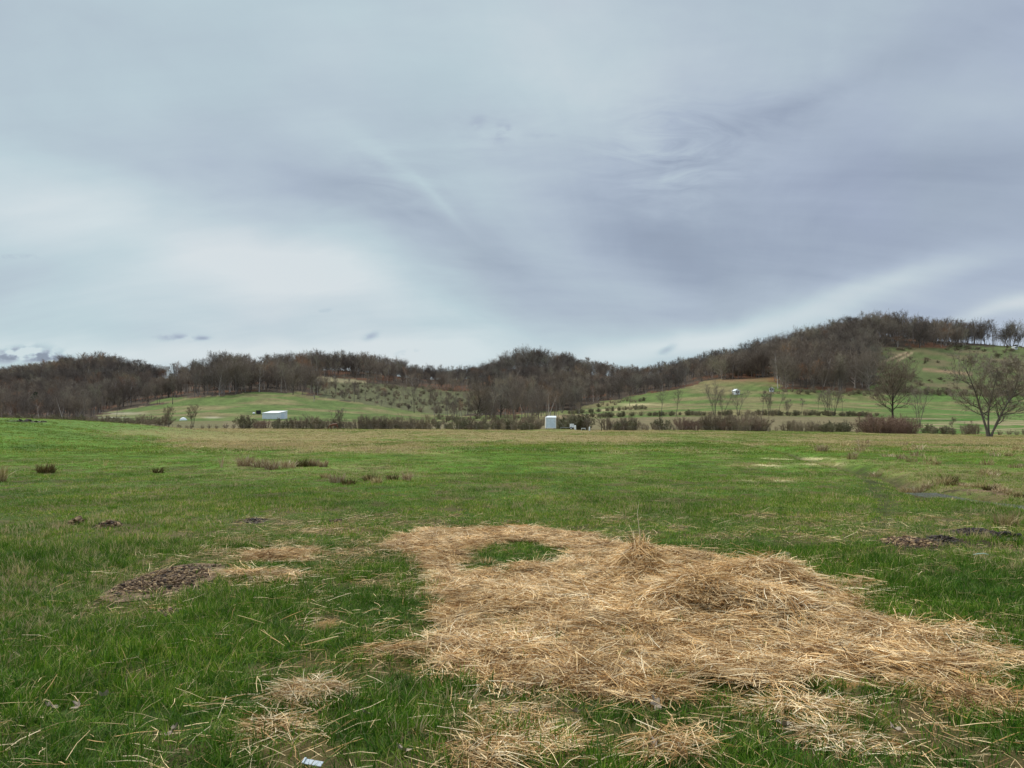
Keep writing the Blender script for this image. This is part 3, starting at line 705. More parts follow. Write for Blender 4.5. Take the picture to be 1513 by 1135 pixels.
# ------------------------------------------------------------------ dead leaves, litter
def leaf_mesh(seed):
    r = random.Random(seed); b = MB(); n = 18; rim = []
    for i in range(n):
        t = i / n * 6.283; lob = 1 + .30 * math.cos(5 * t + .4) + r.uniform(-.08, .08)
        x = math.cos(t) * lob; y = math.sin(t) * lob * .62
        rim.append(Vector((x, y, .5 * (y * y) * 2 + .45 * x * x * r.uniform(.4, 1.2) + r.uniform(-.12, .12))))
    b.v = [Vector((0, 0, .02))] + rim; b.f = [(0, i + 1, (i + 1) % n + 1) for i in range(n)]
    return b.mesh('dry_leaf', leafm)
leafm = plain('dry_leaf', (.30, .235, .17), .9, .4, 60)
LL = ['pale curled dry leaf in the grass at the bottom left, leftmost leaf', 'pale curled dry leaf, second from the left edge of the picture', 'small pale dry leaf in the grass below the clod heap', 'pale dry leaf in dark grass left of the small brown hay wisp', 'grey curled leaf in the grass, between the two small hay clumps at bottom', 'white bleached leaf at the bottom edge, left of the bottom centre hay clump', 'pinkish grey leaf lying at top of the bottom centre hay clump', 'largest pale leaf, crumpled, at the bottom edge right of centre', 'grey leaf in grass just below the edge of the hay patch, centre', 'dull brown leaf in the grass right of the bottom centre hay clump', 'pale twisted leaf in the grass between two hay tufts at right', 'small curled leaf on the hay at the right lower edge', 'brownish leaf half sunk in hay at the bottom right', 'pale leaf on the hay near the right edge, highest of the leaves', 'small pale leaf just right of the largest one at the bottom edge']
for i, (a, b_, s) in enumerate(LEAVES):
    x, y, z = ground_hit(a, b_); o = link('dry_leaf', leaf_mesh(i)); o.location = (x, y, z + .035); o.scale = (s * .40,) * 3
    o.rotation_euler = (random.uniform(-.9, .9), random.uniform(-.8, .8), random.uniform(0, 6.28)); tag(o, LL[i], 'leaf', 'bleached dead leaves lying in the grass')
b = MB(); b.box(-.045, -.016, 0, .045, .016, .005); b.box(-.045, -.018, .0055, -.035, .018, .010)
o = b.build('litter', plain('pale_plastic', (.45, .48, .50), .35, .08, 10), None, .002); x, y, z = ground_hit(462, 1141); o.location = (x, y, z + .04); o.rotation_euler = (.25, .1, -.15); tag(o, 'flat pale plastic strip lying in the grass at the bottom edge', 'litter')
b = MB(); b.tube([Vector((-.09, 0, 0)), Vector((-.03, .0, .012)), Vector((.04, .005, .014)), Vector((.09, .0, .004))], [.003, .007, .007, .003], 6)
o = b.build('litter', plain('pale_green_plastic', (.42, .52, .40), .35, .08, 10)); x, y, z = ground_hit(1449, 829); o.location = (x, y, z + .07); tag(o, 'thin pale green sliver of plastic in the grass at the right', 'litter')

# ------------------------------------------------------------------ weed and rush clumps
def clumpmesh(seed, n, rad, l0, l1, w, lean, mat): return tuft(seed, n, rad, l0, l1, w, lean, mat, 3)
def weed(px, py, hpx, wpx, n, mat, label, lean=.35, name='weed_clump', cat='weed clump', seed=0, group=None):
    x, y, z = ground_hit(px, py); h = hpx * (1.45 if y > 20 else 1.1) / F * y; rad = wpx / F * y / 2
    o = link(name, clumpmesh(900 + seed, n, rad, h * .5, h, max(.006, .0011 * y), lean, mat)); o.location = (x, y, z - .01); tag(o, label, cat, group)
weed(68, 699, 13, 22, 260, M['rush'], 'dark round rush clump alone in the grass at the left', .5, 'rush_clump', 'rush clump', 1)
weed(167, 752, 9, 12, 60, M['grass'], 'small dark green grass clump above the little clod heaps', .5, 'grass_clump', 'grass clump', 2)
weed(234, 699, 8, 14, 90, M['rush'], 'small dark rush clump left of the tall dead weeds', .5, 'rush_clump', 'rush clump', 3)
weed(327, 691, 17, 4, 10, M['reed'], 'pair of thin bare dead stems left of the reddish dead weeds', .12, 'weed_clump', 'weed clump', 4)
for i, (a, b_, hh, ww, mt) in enumerate([(362,689,15,22,'reed'),(385,691,13,26,'reed'),(402,694,14,20,'reed'),(425,692,12,24,'reed'),(447,690,12,18,'rush'),(463,689,11,16,'reed'),(478,690,9,12,'reed')]):
    weed(a, b_, hh, ww, 120, M[mt], ['tallest reddish tan dead weed clump in the row at left middle', 'reddish brown dead weed clump, second in the row', 'pale splayed dead weed clump in the middle of the row', 'grey dead weed clump right of the pale splayed one', 'dark brown rush clump near the right end of the weed row', 'tan weed clump just right of the dark brown one', 'smallest tan weed clump ending the row at the right'][i], .45, 'weed_clump', 'weed clump', 10 + i, 'row of dead weeds in the left middle of the field')
for i, (a, b_, hh, ww, mt) in enumerate([(498,713,13,20,'reed'),(515,716,11,22,'rush'),(548,711,11,22,'rush'),(556,714,12,16,'dry'),(580,710,9,18,'rush'),(601,711,13,12,'reed'),(482,707,8,14,'dry')]):
    weed(a, b_, hh, ww, 110, M[mt], ['tan dead weed clump at the left of the lower weed row', 'low brown clump, second in the lower weed row', 'brown rush clump in the middle of the lower weed row', 'yellow dry grass clump in the lower weed row', 'low brown clump right of the yellow dry grass clump', 'tan upright clump at the right end of the lower weed row', 'low straw coloured clump leftmost in the lower weed row'][i], .5, 'weed_clump', 'weed clump', 20 + i, 'lower row of weed clumps left of centre')
weed(1487, 776, 26, 34, 150, M['dry'], 'pale dead weed clump beside the ditch water at the far right', .5, 'weed_clump', 'weed clump', 40)
weed(1432, 741, 14, 6, 14, M['reed'], 'few pale dead stems standing on the ditch bank', .3, 'weed_clump', 'weed clump', 41)
weed(1214, 668, 11, 16, 90, M['reed'], 'brown dead weed clump on the far bank at right middle', .4, 'weed_clump', 'weed clump', 42)
weed(2, 712, 26, 14, 70, M['dry'], 'pale dead grass clump cut by the left edge of the picture', .45, 'weed_clump', 'weed clump', 43)
weed(926, 776, 52, 2, 2, M['dry'], 'single tall thin dead stem behind the hay mound', .15, 'weed_clump', 'weed clump', 44)
weed(720, 832, 14, 18, 60, M['hay'], 'pale upright straw tuft beside the green patch in the hay', .5, 'straw_tuft', 'straw tuft', 45)
weed(155, 688, 10, 5, 6, M['dry'], 'two thin pale dead stems right of the dark rush clump', .3, 'weed_clump', 'weed clump', 46)
for i, (a, b_) in enumerate([(1375,713),(1392,715),(1410,717),(1428,719),(1446,721),(1462,724),(1480,727),(1497,731),(1512,735),(1360,711),(1340,708),(1404,713),(1470,721)]):
    weed(a, b_, random.uniform(7, 12), random.uniform(16, 26), 110, M[['reed', 'dry', 'rush'][i % 3]], 'brown and tan dead tussock on the far bank of the ditch', .7, 'tussock', 'tussock', 200 + i, 'dead tussocks along the far ditch bank')
for i in range(34):
    px_ = random.uniform(1220, 1560); py_ = random.uniform(655, 704); 
    if px_ < 1200 + (py_ - 660) * 2.4: continue
    weed(px_, py_, random.uniform(5, 9), random.uniform(10, 22), 46, M[random.choice(['reed', 'dry', 'dry'])], 'low tan weed clump in the rough pasture beyond the ditch', .6, 'weed_clump', 'weed clump', 60 + i, 'weed clumps in the rough pasture beyond the ditch')

# ------------------------------------------------------------------ trees
def grow(H, form, seed, tw=1.0):
    """returns (trunk with limbs, crown of twigs); z up, base at the origin"""
    r = random.Random(seed); st = random.getstate(); random.seed(seed)
    T = MB(); C = MB()
    P = dict(forest=dict(stems=1, r=.0115, t0=.45, nb=16, ang=.85, bl=.27, sub=6, up=.32, top=.80),
             slim=dict(stems=1, r=.009, t0=.55, nb=13, ang=.8, bl=.21, sub=6, up=.32, top=.84),
             vase=dict(stems=3, r=.010, t0=.35, nb=11, ang=.85, bl=.27, sub=6, up=.3, top=.82),
             round=dict(stems=1, r=.020, t0=.16, nb=38, ang=1.15, bl=.62, sub=10, up=.6, top=.74),
             multi=dict(stems=5, r=.009, t0=.35, nb=9, ang=.7, bl=.24, sub=6, up=.4, top=.9),
             crook=dict(stems=1, r=.022, t0=.36, nb=10, ang=1.0, bl=.42, sub=5, up=.15, top=.8),
             big=dict(stems=4, r=.017, t0=.22, nb=15, ang=1.05, bl=.37, sub=9, up=.25, top=.92))[form]
    tws = max(H * .0019 * tw, .02); tl = H * .056
    tk = {'round': 2, 'big': 2}.get(form, 1)
    def limb(p, d, L, rad, lev, n, wob, up):
        pts = [p.copy()]; rr = [rad]; q = p.copy(); d = d.copy()
        for i in range(n):
            d = (d + rv() * wob + Vector((0, 0, up / n))).normalized(); q = q + d * L / n; pts.append(q.copy()); rr.append(rad * (1 - .82 * (i + 1) / n))
        return pts, rr
    def inter(pts, t):
        f = t * (len(pts) - 1); i = min(int(f), len(pts) - 2); a = f - i
        return pts[i].lerp(pts[i + 1], a), (pts[i + 1] - pts[i]).normalized()
    def twigs(pts, k, l):
        for _ in range(k):
            p, d = inter(pts, random.uniform(.15, 1)); dd = (d * .9 + rv() * .8 + Vector((0, 0, .3))).normalized()
            ll = l * random.uniform(.5, 1.3); C.tri(p, dd, ll, tws)
            for __ in range(2):
                q = p + dd * ll * random.uniform(.3, .8); C.tri(q, (dd + rv() * .8).normalized(), ll * .6, tws * .8)
    for s in range(P['stems']):
        a = random.uniform(0, 6.28) if P['stems'] > 1 else 0
        if P['stems'] > 1: a = s / P['stems'] * 6.28 + random.uniform(-.4, .4)
        lean = (random.uniform(.12, .34) if P['stems'] > 1 else (random.uniform(.2, .35) if form == 'crook' else .03))
        if form == 'big': lean = (.10, .40, .28, .12)[s]; a = (2.8, .15, -.5, 1.2)[s]
        d = Vector((math.cos(a) * lean, math.sin(a) * lean, 1)).normalized()
        L = H * P['top'] * (1 if s == 0 else random.uniform(.75, .98))
        base = Vector((math.cos(a), math.sin(a), 0)) * (H * .012 if P['stems'] > 1 else 0) - Vector((0, 0, .25))
        pts, rr = limb(base, d, L, H * P['r'] * (1 if s == 0 else .8), 0, 9, .09 if form != 'crook' else .22, .1)
        rr[0] *= 1.35
        T.tube(pts, rr, 7)
        for i in range(P['nb']):
            t = P['t0'] + (1 - P['t0']) * (i + random.random()) / P['nb']; p, dd = inter(pts, t)
            side = Matrix.Rotation(random.uniform(0, 6.28), 3, dd) @ dd.orthogonal().normalized()
            an = P['ang'] * random.uniform(.7, 1.25) * (1 - .25 * t)
            d1 = (dd * math.cos(an) + side * math.sin(an)).normalized()
            tt = (t - P['t0']) / (1 - P['t0'])
            l1 = H * P['bl'] * (.5 + .6 * math.sin(math.pi * min(1, .2 + .75 * tt))) * random.uniform(.7, 1.15)
            p1, r1 = limb(p, d1, l1, H * P['r'] * .42 * (1.1 - .75 * t), 1, 6, .17, P['up'])
            T.tube(p1, r1, 4, False)
            for j in range(P['sub']):
                t2 = .22 + .78 * (j + random.random()) / P['sub']; q, d2 = inter(p1, t2)
                side = Matrix.Rotation(random.uniform(0, 6.28), 3, d2) @ d2.orthogonal().normalized(); an = random.uniform(.4, .95)
                d3 = (d2 * math.cos(an) + side * math.sin(an)).normalized(); l2 = l1 * random.uniform(.28, .5)
                p2, r2 = limb(q, d3, l2, r1[0] * .34 * (1.1 - .6 * t2), 2, 4, .22, .25)
                (T if False else C).tube(p2, [max(x, tws * .3) for x in r2], 3, False)
                twigs(p2, 7 * tk, tl)
            twigs(p1[2:], 6, tl)
        twigs(pts[5:], 14, tl)
    random.setstate(st)
    return T, C
def proto(H, form, seed, bark, twig, tw=1.0):
    T, C = grow(H, form, seed, tw)
    return (T.mesh('trunk', bark), C.mesh('crown', twig))
WOOD = [proto(20, 'forest', 1000 + i, M['bark'], M['twig'], 1.2) for i in range(6)] + [proto(20, 'slim', 1100 + i, M['bark'], M['twig'], 1.2) for i in range(3)] + [proto(18, 'vase', 1200 + i, M['bark'], M['twig'], 1.4) for i in range(3)] + [proto(16, 'round', 1300 + i, M['bark'], M['twig'], 1.4) for i in range(2)]
NAMESP = ['bare_tree'] * len(WOOD)

def make_tree(meshes, loc, rz, s, label, cat='tree', group=None, name='bare_tree', sz=None):
    e = empty(name, loc, rz, s)
    if sz: e.scale = (s, s, s * sz)
    link('trunk', meshes[0], e); link('crown', meshes[1], e)
    tag(e, label, cat, group); return e
# individually known trees: px, distance, height in px, form, bark/twig, label
SP = [
 (1462,152,118,'big','barknear','twignear',1.6,'large bare tree with leaning limbs at the right edge of the field',3),
 (1319,285,78,'round','darkbark','rustbark',1.9,'broad rounded rusty brown tree standing behind the brown hedge',4),
 (1358,228,66,'vase','barknear','twignear',.9,'pale slender bare tree just right of the rounded brown tree',5),
 (1408,160,30,'slim','barknear','twignear',.9,'thin sapling in the hedge left of the large leaning tree',6),
 (977,298,42,'forest','barknear','twignear',1.1,'left of the pair of bare trees in front of the sloping pasture',7),
 (999,298,42,'forest','barknear','twignear',1.1,'right of the pair of bare trees in front of the sloping pasture',8),
 (1056,298,50,'multi','barknear','twignear',1.0,'many stemmed bare tree just left of the small white house',9),
 (1068,299,44,'vase','barknear','twignear',1.0,'bare tree between the many stemmed tree and the white house',10),
 (1090,299,44,'vase','barknear','twignear',1.0,'bare forked tree standing in front of the small white house',11),
 (1126,299,40,'slim','barknear','twignear',1.0,'slim bare tree at the left of the clump right of the white house',12),
 (1136,300,44,'multi','barknear','twignear',1.0,'thick many stemmed tree in the middle of the clump right of the white house',13),
 (1150,299,40,'slim','barknear','twignear',1.0,'slim bare tree at the right of the clump right of the white house',14),
 (1163,300,26,'multi','barknear','twignear',.9,'short spindly tree right of the tree clump, in front of bright grass',15),
 (1184,301,28,'slim','barknear','twignear',.8,'thin lone sapling between the tree clump and the dark stemmed trees',16),
 (1208,300,34,'slim','barknear','twignear',.8,'thin sapling just left of the dark stemmed trees',161),
 (1224,300,46,'vase','barknear','twignear',1.0,'left bare tree of the dark stemmed group in front of bright green field',17),
 (1232,300,46,'multi','barknear','twignear',1.0,'stout many stemmed tree of the dark stemmed group',18),
 (1244,301,40,'slim','barknear','twignear',1.0,'right slim tree of the dark stemmed group',19),
 (888,172,30,'crook','darkbark','twignear',1.2,'dark crooked leaning tree right of the white hut',20),
 (868,176,22,'vase','barknear','twignear',1.2,'small leaning bare tree next to the crooked dark tree',201),
 (487,182,30,'crook','darkbark','shrubstem',.9,'twisted small dark tree left of the grazing horse',21),
 (502,183,32,'vase','barknear','twignear',.8,'twisted small tree behind the grazing horse',22),
 (452,183,24,'crook','barknear','twignear',.8,'small twisted tree rising from the hedge right of the white shed',23),
 (285,205,36,'multi','barknear','shrubstem',1.0,'spreading many stemmed bare tree below the left green hill',24),
 (249,212,32,'multi','barknear','shrubstem',1.0,'greyish bushy tree left of the spreading many stemmed tree',25),
 (255,420,48,'forest','barknear','twignear',1.0,'tall bare tree at the left foot of the green hill',26),
 (111,190,26,'crook','darkbark','shrubstem',1.0,'dark small tree at the end of the green knoll',27),
 (134,186,18,'crook','darkbark','shrubstem',.9,'dark stub like leaning tree right of the knoll',28),
 (172,330,34,'slim','barknear','twignear',.9,'pale slim tree in front of the wood at the left',29),
 (433,455,30,'round','barknear','rustbark',1.1,'rounded brown tree at the right top of the green hill',30),
 (465,440,38,'slim','barknear','twignear',1.0,'pale slim trunked tree on the edge of the green hill',31),
 (345,520,56,'vase','bark','twig',1.2,'widest crowned bare tree on the skyline above the green hill',32),
 (322,515,60,'forest','bark','twig',1.2,'tallest bare tree on the skyline above the green hill',33),
 (829,470,46,'round','barknear','rustbark',1.1,'rounded pale brown tree on the middle wooded slope',34),
 (802,470,44,'forest','barknear','rustbark',1.1,'light brown tree left of the rounded pale brown one on the slope',35),
 (858,400,46,'forest','barknear','twignear',.9,'tall pale trunked tree at the foot of the middle wooded slope',36),
 (612,430,42,'forest','darkbark','twignear',1.0,'dark tree rising at the right end of the green hill',37),
 (1037,700,34,'slim','bark','twig',1.3,'pointed tree standing above its neighbours on the right skyline',38),
 (1335,690,42,'forest','barknear','twig',1.2,'tallest tree on the top of the right wooded hill',39),
 (930,415,30,'forest','barknear','rustbark',1.0,'brown tree at the corner of wood and sloping pasture',40),
 (705,330,46,'round','darkbark','rustbark',1.1,'reddish brown bushy tree at the left of the middle valley',41),
 (760,300,42,'vase','barknear','rustbark',1.1,'reddish brown tree standing behind and left of the white hut',42),
 (740,350,48,'round','darkbark','twig',1.1,'dark rounded tree in the valley left of the white hut',43),
 (675,350,38,'forest','barknear','twignear',1.0,'grey bare tree in the valley at the end of the green hill',44),
]
for (px, Y, hp, form, bk, tg, tw, lab, sd) in SP:
    H = hp / F * Y; ms = proto(H, form, 5000 + sd, M[bk], M[tg], tw * max(1, 1.0))
    loc = at(px, Y); make_tree(ms, loc, 0 if form == 'big' else random.uniform(-.5, .5), 1, lab)

# evergreen
def pine(px, Y, hp):
    H = hp / F * Y; T = MB(); C = MB(); T.tube([Vector((0, 0, -.3)), Vector((.1, 0, H * .5)), Vector((0, 0, H * .95))], [H * .02, H * .014, H * .004], 7)
    for i in range(34):
        t = .30 + .68 * i / 34; a = random.uniform(0, 6.28); L = H * .36 * (1.02 - t) ** .55 * random.uniform(.7, 1.1)
        p = Vector((0, 0, H * t)); d = Vector((math.cos(a), math.sin(a), random.uniform(-.05, .25))).normalized(); T.tube([p, p + d * L], [H * .006, H * .002], 3, False)
        for j in range(70):
            q = p + d * L * random.uniform(.25, 1.05) + rv() * L * .18; C.quad(q, rv() * H * .016, rv() * H * .016)
    e = empty('pine_tree', at(px, Y)); link('trunk', T.mesh('trunk', M['bark']), e); link('crown', C.mesh('crown', M['pine']), e); tag(e, 'dark green pine alone among bare trees at the far left', 'tree')
pine(53, 420, 26)

# the woods ------------------------------------------------------
def zone(px, py):
    if px < 235: return 0
    if px < 445: return 1
    if px < 660: return 2
    if px < 930: return 3
    if px < 1145: return 4
    return 5
ZL = [('bare tree in the dark wooded hill at the far left', 'bare trees of the far left wooded hill'), ('bare tree in the wood on top of the left green hill', 'bare trees along the top of the left green hill'),
      ('bare tree in the wood between the green hill and middle hill', 'bare trees left of the middle hill'), ('bare tree on the slope of the middle wooded hill', 'bare trees of the middle wooded hill'),
      ('bare tree in the wood climbing behind the sloping pasture', 'bare trees behind the sloping pasture'), ('bare tree on the high wooded hill at the right', 'bare trees of the right wooded hill')]
n0 = 60000
yy = R.uniform(225, 760, n0) ; pp = R.uniform(-260, 1790, n0); keep = R.uniform(0, 1, n0) < (yy / 760)
yy = yy[keep]; pp = pp[keep]; xx = (pp - CX) / F * yy; zz = Hz(xx, yy)
px_, py_, fo, br_, rb_, st_ = cover(xx, yy, zz)
dens = np.where(fo, 1.0, 0.0); dens[br_] = .42
dens[(px_ > 1420) & fo] = .85; dens[(px_ > 1420) & (yy > 722)] = 0; dens[(px_ > 250) & (px_ < 390) & (yy > 640)] = 0
dens[(px_ > 640) & (px_ < 860) & (yy > 290) & (yy < 400) & ~fo] = .35
dens[(px_ > 240) & (px_ < 400) & (yy > 530) & fo] = .34
dens[(px_>1293)&(px_<1420)&fo&(yy<640)] *= 1.0
frac = 7800 / max(1, (dens > 0).sum() * 1.0)
keep = R.uniform(0, 1, len(dens)) < dens * min(1, frac)
xx, yy, zz, px_, py_ = xx[keep], yy[keep], zz[keep], px_[keep], py_[keep]; isbr = br_[keep]
kind = R.integers(0, len(WOOD), len(xx))
hs = R.uniform(.58, 1.22, len(xx)) * (.80 + .3 * fbm(xx / 40, yy / 40, 2, 701))
hs *= np.interp(px_, [-300, 0, 100, 150, 200, 235, 270, 330, 400, 450, 540, 620, 700, 780, 850, 900, 950, 1040, 1150, 1250, 1400, 1513], [.75, .66, .85, .92, .75, .58, .8, 1.15, .95, 1.0, .88, .68, .68, .92, .85, .70, .62, .85, 1.15, 1.15, 1.05, 1.2])
hs *= np.interp(yy, [225, 330, 450], [.55, .75, 1.0])
hs[isbr] *= .42
ok = ~((np.abs(px_ - 53) < 14) & (yy < 420) & (yy>330)); xx, yy, zz, px_, py_, kind, hs = [a[ok] for a in (xx, yy, zz, px_, py_, kind, hs)]
# hidden behind the crests: leave out what stands well behind the skyline
order = np.argsort(-(hs / yy) * (1 + .25 * R.uniform(0, 1, len(xx))))
inview = (px_ > -10) & (px_ < 1523)
ind = [i for i in order if inview[i]][:240]
sky = [i for i in range(len(xx)) if inview[i] and i not in set(ind) and 688 < yy[i] < 705 and (px_[i] > 1425 or 960 < px_[i] < 1240)][:16]
ind += sky; indset = set(ind)
rz = R.uniform(0, 6.283, len(xx))
for i in ind:
    l, g = ZL[zone(px_[i], py_[i])]
    make_tree(WOOD[kind[i]], (xx[i], yy[i], zz[i]), rz[i], float(hs[i]), l, 'tree', g)
rest = np.array([i for i in range(len(xx)) if i not in indset])
def joined(ms):
    me = bpy.data.meshes.new('bare_tree'); A, B = ms; na = len(A.vertices)
    va = np.empty(na * 3, np.float32); A.vertices.foreach_get('co', va); vb = np.empty(len(B.vertices) * 3, np.float32); B.vertices.foreach_get('co', vb)
    fs = [tuple(p.vertices) for p in A.polygons] + [tuple(v + na for v in p.vertices) for p in B.polygons]
    me.from_pydata([tuple(v) for v in np.concatenate([va, vb]).reshape(-1, 3)], [], fs)
    me.materials.append(A.materials[0]); me.materials.append(B.materials[0]); me.polygons.foreach_set('material_index', np.array([0] * len(A.polygons) + [1] * len(B.polygons), np.int32)); me.update(); return me
WJ = [joined(m) for m in WOOD]
n = len(rest); s = hs[rest]
scatter('woodland', np.stack([xx[rest], yy[rest], zz[rest]], 1), np.stack([R.normal(0, .03, n), R.normal(0, .03, n), rz[rest]], 1), np.stack([s, s, s], 1), kind[rest], WJ, 'leafless brown woodland covering the hills behind the field', 'woodland')

# ------------------------------------------------------------------ shrubs
def shrub(seed, H, W, leaf, mat):
    st = random.getstate(); random.seed(seed); S = MB(); Lf = MB()
    for i in range(20):
        a = random.uniform(0, 6.28); out = random.uniform(.1, 1) * W / 2; h = H * random.uniform(.55, 1.0) * (1 - .5 * (out / (W / 2)) ** 2)
        b = Vector((math.cos(a), math.sin(a), 0)); p0 = b * random.uniform(0, W * .2) - Vector((0, 0, .1)); p3 = b * out + Vector((0, 0, h))
        p1 = p0.lerp(p3, .4) + Vector((0, 0, h * .15)); p2 = p0.lerp(p3, .75) + Vector((0, 0, h * .12))
        pts = [p0, p1, p2, p3]; S.tube(pts, [.035, .026, .018, .008], 3, False)
        for j in range(46):
            t = random.uniform(.08, 1) * 3; k = min(int(t), 2); q = pts[k].lerp(pts[k + 1], t - k)
            d = (rv() + Vector((0, 0, .45)) + b * .3).normalized(); l = random.uniform(.25, .8) * H * .28; S.tri(q, d, l, .024)
            S.tri(q + d * l * .5, (d + rv() * .7).normalized(), l * .6, .018)
            if leaf and random.random() < leaf:
                for _ in range(3): Lf.quad(q + d * l * random.uniform(.2, 1) + rv() * .08, rv() * .06, rv() * .05)
    random.setstate(st)
    return (S.mesh('stems', mat), Lf.mesh('leaves', M['leafgreen']) if leaf else None)
SHR = {'b': [shrub(2000 + i, 2.6, 3.2, 0, M['shrubstem']) for i in range(4)], 'r': [shrub(2100 + i, 2.6, 3.2, 0, M['shrubred']) for i in range(3)], 'g': [shrub(2200 + i, 2.4, 3.4, .38, M['shrubstem']) for i in range(4)]}
shr = []      # px, Y, height, kind, label, group
segs = [(150,350,'b',6,'low brownish shrub in the thin line left of the white shed','low shrubs left of the white shed',.6),(356,372,'g',19,'dark green shrub just left of the white shed','shrubs beside the white shed',1.6),(376,396,'r',13,'reddish shrub below the left end of the white shed','shrubs beside the white shed',1.6),
 (404,428,'g',15,'dark green shrub in front of the white shed','shrubs beside the white shed',1.4),(434,480,'b',16,'brown shrub in the hedge right of the white shed','hedge right of the white shed',1.5),(462,482,'g',18,'green shrub in the hedge right of the white shed','hedge right of the white shed',1.0),
 (484,522,'b',15,'brown shrub in the hedge behind the horse','hedge behind the horse',1.4),(525,632,'b',17,'brown shrub in the hedge right of the horse','hedge right of the horse',1.5),(540,632,'g',13,'green tinged shrub in the hedge right of the horse','hedge right of the horse',.7),
 (645,700,'g',13,'dark low shrub in the gap-toothed hedge left of centre','gap-toothed hedge left of centre',1.0),(690,800,'b',14,'brown shrub in the hedge left of the white hut','hedge left of the white hut',1.1),(700,800,'g',14,'green tinged shrub in the hedge left of the white hut','hedge left of the white hut',.9),
 (824,866,'g',19,'dark green shrub behind the trailer beside the white hut','shrubs behind the trailer',1.7),(893,944,'b',16,'round brown shrub right of the crooked dark tree','shrubs right of the crooked tree',1.4),(905,940,'g',18,'green shrub right of the crooked dark tree','shrubs right of the crooked tree',.9),
 (948,1000,'b',9,'low brown shrub left of the maroon shrub','low shrubs left of the maroon shrub',1.2),(964,984,'g',17,'lone rounded grey green shrub left of the maroon shrub','green shrubs left of the maroon shrub',1.0),(1003,1034,'r',20,'maroon leafless shrub in the hedge right of centre','maroon shrubs',1.8),
 (1036,1130,'b',21,'tall grey brown shrub in the long hedge right of centre','long hedge right of centre',1.7),(1060,1130,'r',17,'reddish shrub in the long hedge right of centre','long hedge right of centre',.8),(1134,1158,'b',8,'small brown shrub in the gap after the long hedge','small shrubs after the long hedge',1.0),
 (1160,1220,'b',15,'brown shrub in the lower hedge at right','lower hedge at right',1.5),(1215,1256,'g',16,'dark green shrub in the lower hedge at right','lower hedge at right',1.3),(1262,1275,'r',9,'small reddish shrub in the gap of the right hedge','small shrub in the right hedge gap',1.0),(1276,1350,'r',24,'maroon brown shrub in the tall hedge before the rounded tree','tall hedge before the rounded tree',1.9),
 (1276,1296,'g',18,'dark green shrub at the left end of the tall hedge','tall hedge left end',1.2),(1364,1412,'g',12,'low dark green shrub left of the large leaning tree','low shrubs left of the leaning tree',1.3),(1423,1446,'b',17,'dark round shrub at the foot of the large leaning tree','shrubs at the foot of the leaning tree',1.8),(1474,1560,'b',7,'low brown shrub right of the large leaning tree','low shrubs right of the leaning tree',.6)]
for a, b_, k, hp, lab, grp, d in segs:
    n = max(1, int((b_ - a) / 7 * d))
    for i in range(n):
        px = a + (b_ - a) * (i + random.uniform(.2, .8)) / n; Y = random.uniform(176, 186)
        shr.append((px, Y, 1.22 * hp / F * Y * random.uniform(.6, 1.1), k, lab, grp, random.uniform(.85, 1.15)))
# under the far hedgerow, on the slopes and hedge lines of the hills
for px in np.arange(862, 1300, 6.0):
    if random.random() < .85: shr.append((px + random.uniform(-3, 3), random.uniform(296, 304), random.uniform(1.4, 2.6), random.choice('bgg'), 'low shrub in the dark hedge line under the bare trees', 'hedge line under the bare trees', 1.4))
for px in np.arange(1150, 1300, 7.0): shr.append((px + random.uniform(-3, 3), random.uniform(440, 452), random.uniform(2, 4), random.choice('bbg'), 'shrub along the wood edge above the bright green field', 'shrubs along the wood edge above the bright field', 1.3))
for px in np.arange(1296, 1560, 5.0): shr.append((px + random.uniform(-3, 3), random.uniform(455, 470), random.uniform(2.4, 5.0), random.choice('bgb'), 'shrub in the hedge line at the top of the bright green field', 'hedge line above the bright green field', 1.3))
for px in np.arange(840, 960, 6.0):
    shr.append((px + random.uniform(-3, 3), random.uniform(360, 372), random.uniform(1.5, 3), random.choice('bgg'), 'shrub in the sloping hedge right behind the white hut', 'sloping hedge behind the white hut', 1.2))
for px in np.arange(885, 955, 6.0): shr.append((px, lerp(430, 455, random.random()), random.uniform(1.8, 3.2), random.choice('bbg'), 'shrub on the upper edge of the sloping pasture', 'shrubs on the upper sloping pasture', 1.2))
for px in np.arange(1080, 1140, 5.0): shr.append((px, random.uniform(556, 575), random.uniform(3, 5.5), random.choice('bg'), 'dark shrub at the foot of the wood left of the rusty bank', 'dark shrubs at the foot of the wood', 1.3))
for px in np.arange(640, 860, 4.5):
    shr.append((px, random.uniform(215, 330), random.uniform(1.3, 3), random.choice('bgbr'), 'shrub scattered in the valley behind the white hut', 'shrubs in the valley behind the hut', 1.2))
n = 0
while n < 260:
    px = random.uniform(1296, 1600); Y = random.uniform(480, 690); x, y, z = at(px, Y); py = HY + F * (CZ - z) / Y
    if py < 515 - (px > 1400) * 8: continue
    if vnoise(np.array([x / 25]), np.array([y / 18]), 5)[0] < .45: continue
    shr.append((px, Y, random.uniform(.8, 3.0), random.choice('gbbg'), 'shrub dotted over the open hillside at the right', 'shrubs on the open right hillside', random.uniform(1.2, 2.6))); n += 1
n = 0
while n < 170:
    px = random.uniform(448, 735); Y = random.uniform(430, 640); x, y, z = at(px, Y); py = HY + F * (CZ - z) / Y
    if not inpoly(BRUSHP, np.array([px]), np.array([py]))[0]: continue
    shr.append((px, Y, random.uniform(1.2, 3.2), random.choice('bbrbbg'), 'shrub on the scrubby slope right of the green hill', 'shrubs on the scrubby slope', 1.3)); n += 1
for px in np.arange(0, 250, 4): shr.append((px, random.uniform(228, 300), random.uniform(1.6, 4), random.choice('bbg'), 'shrub at the foot of the far left wood', 'shrubs at the foot of the far left wood', 1.3))
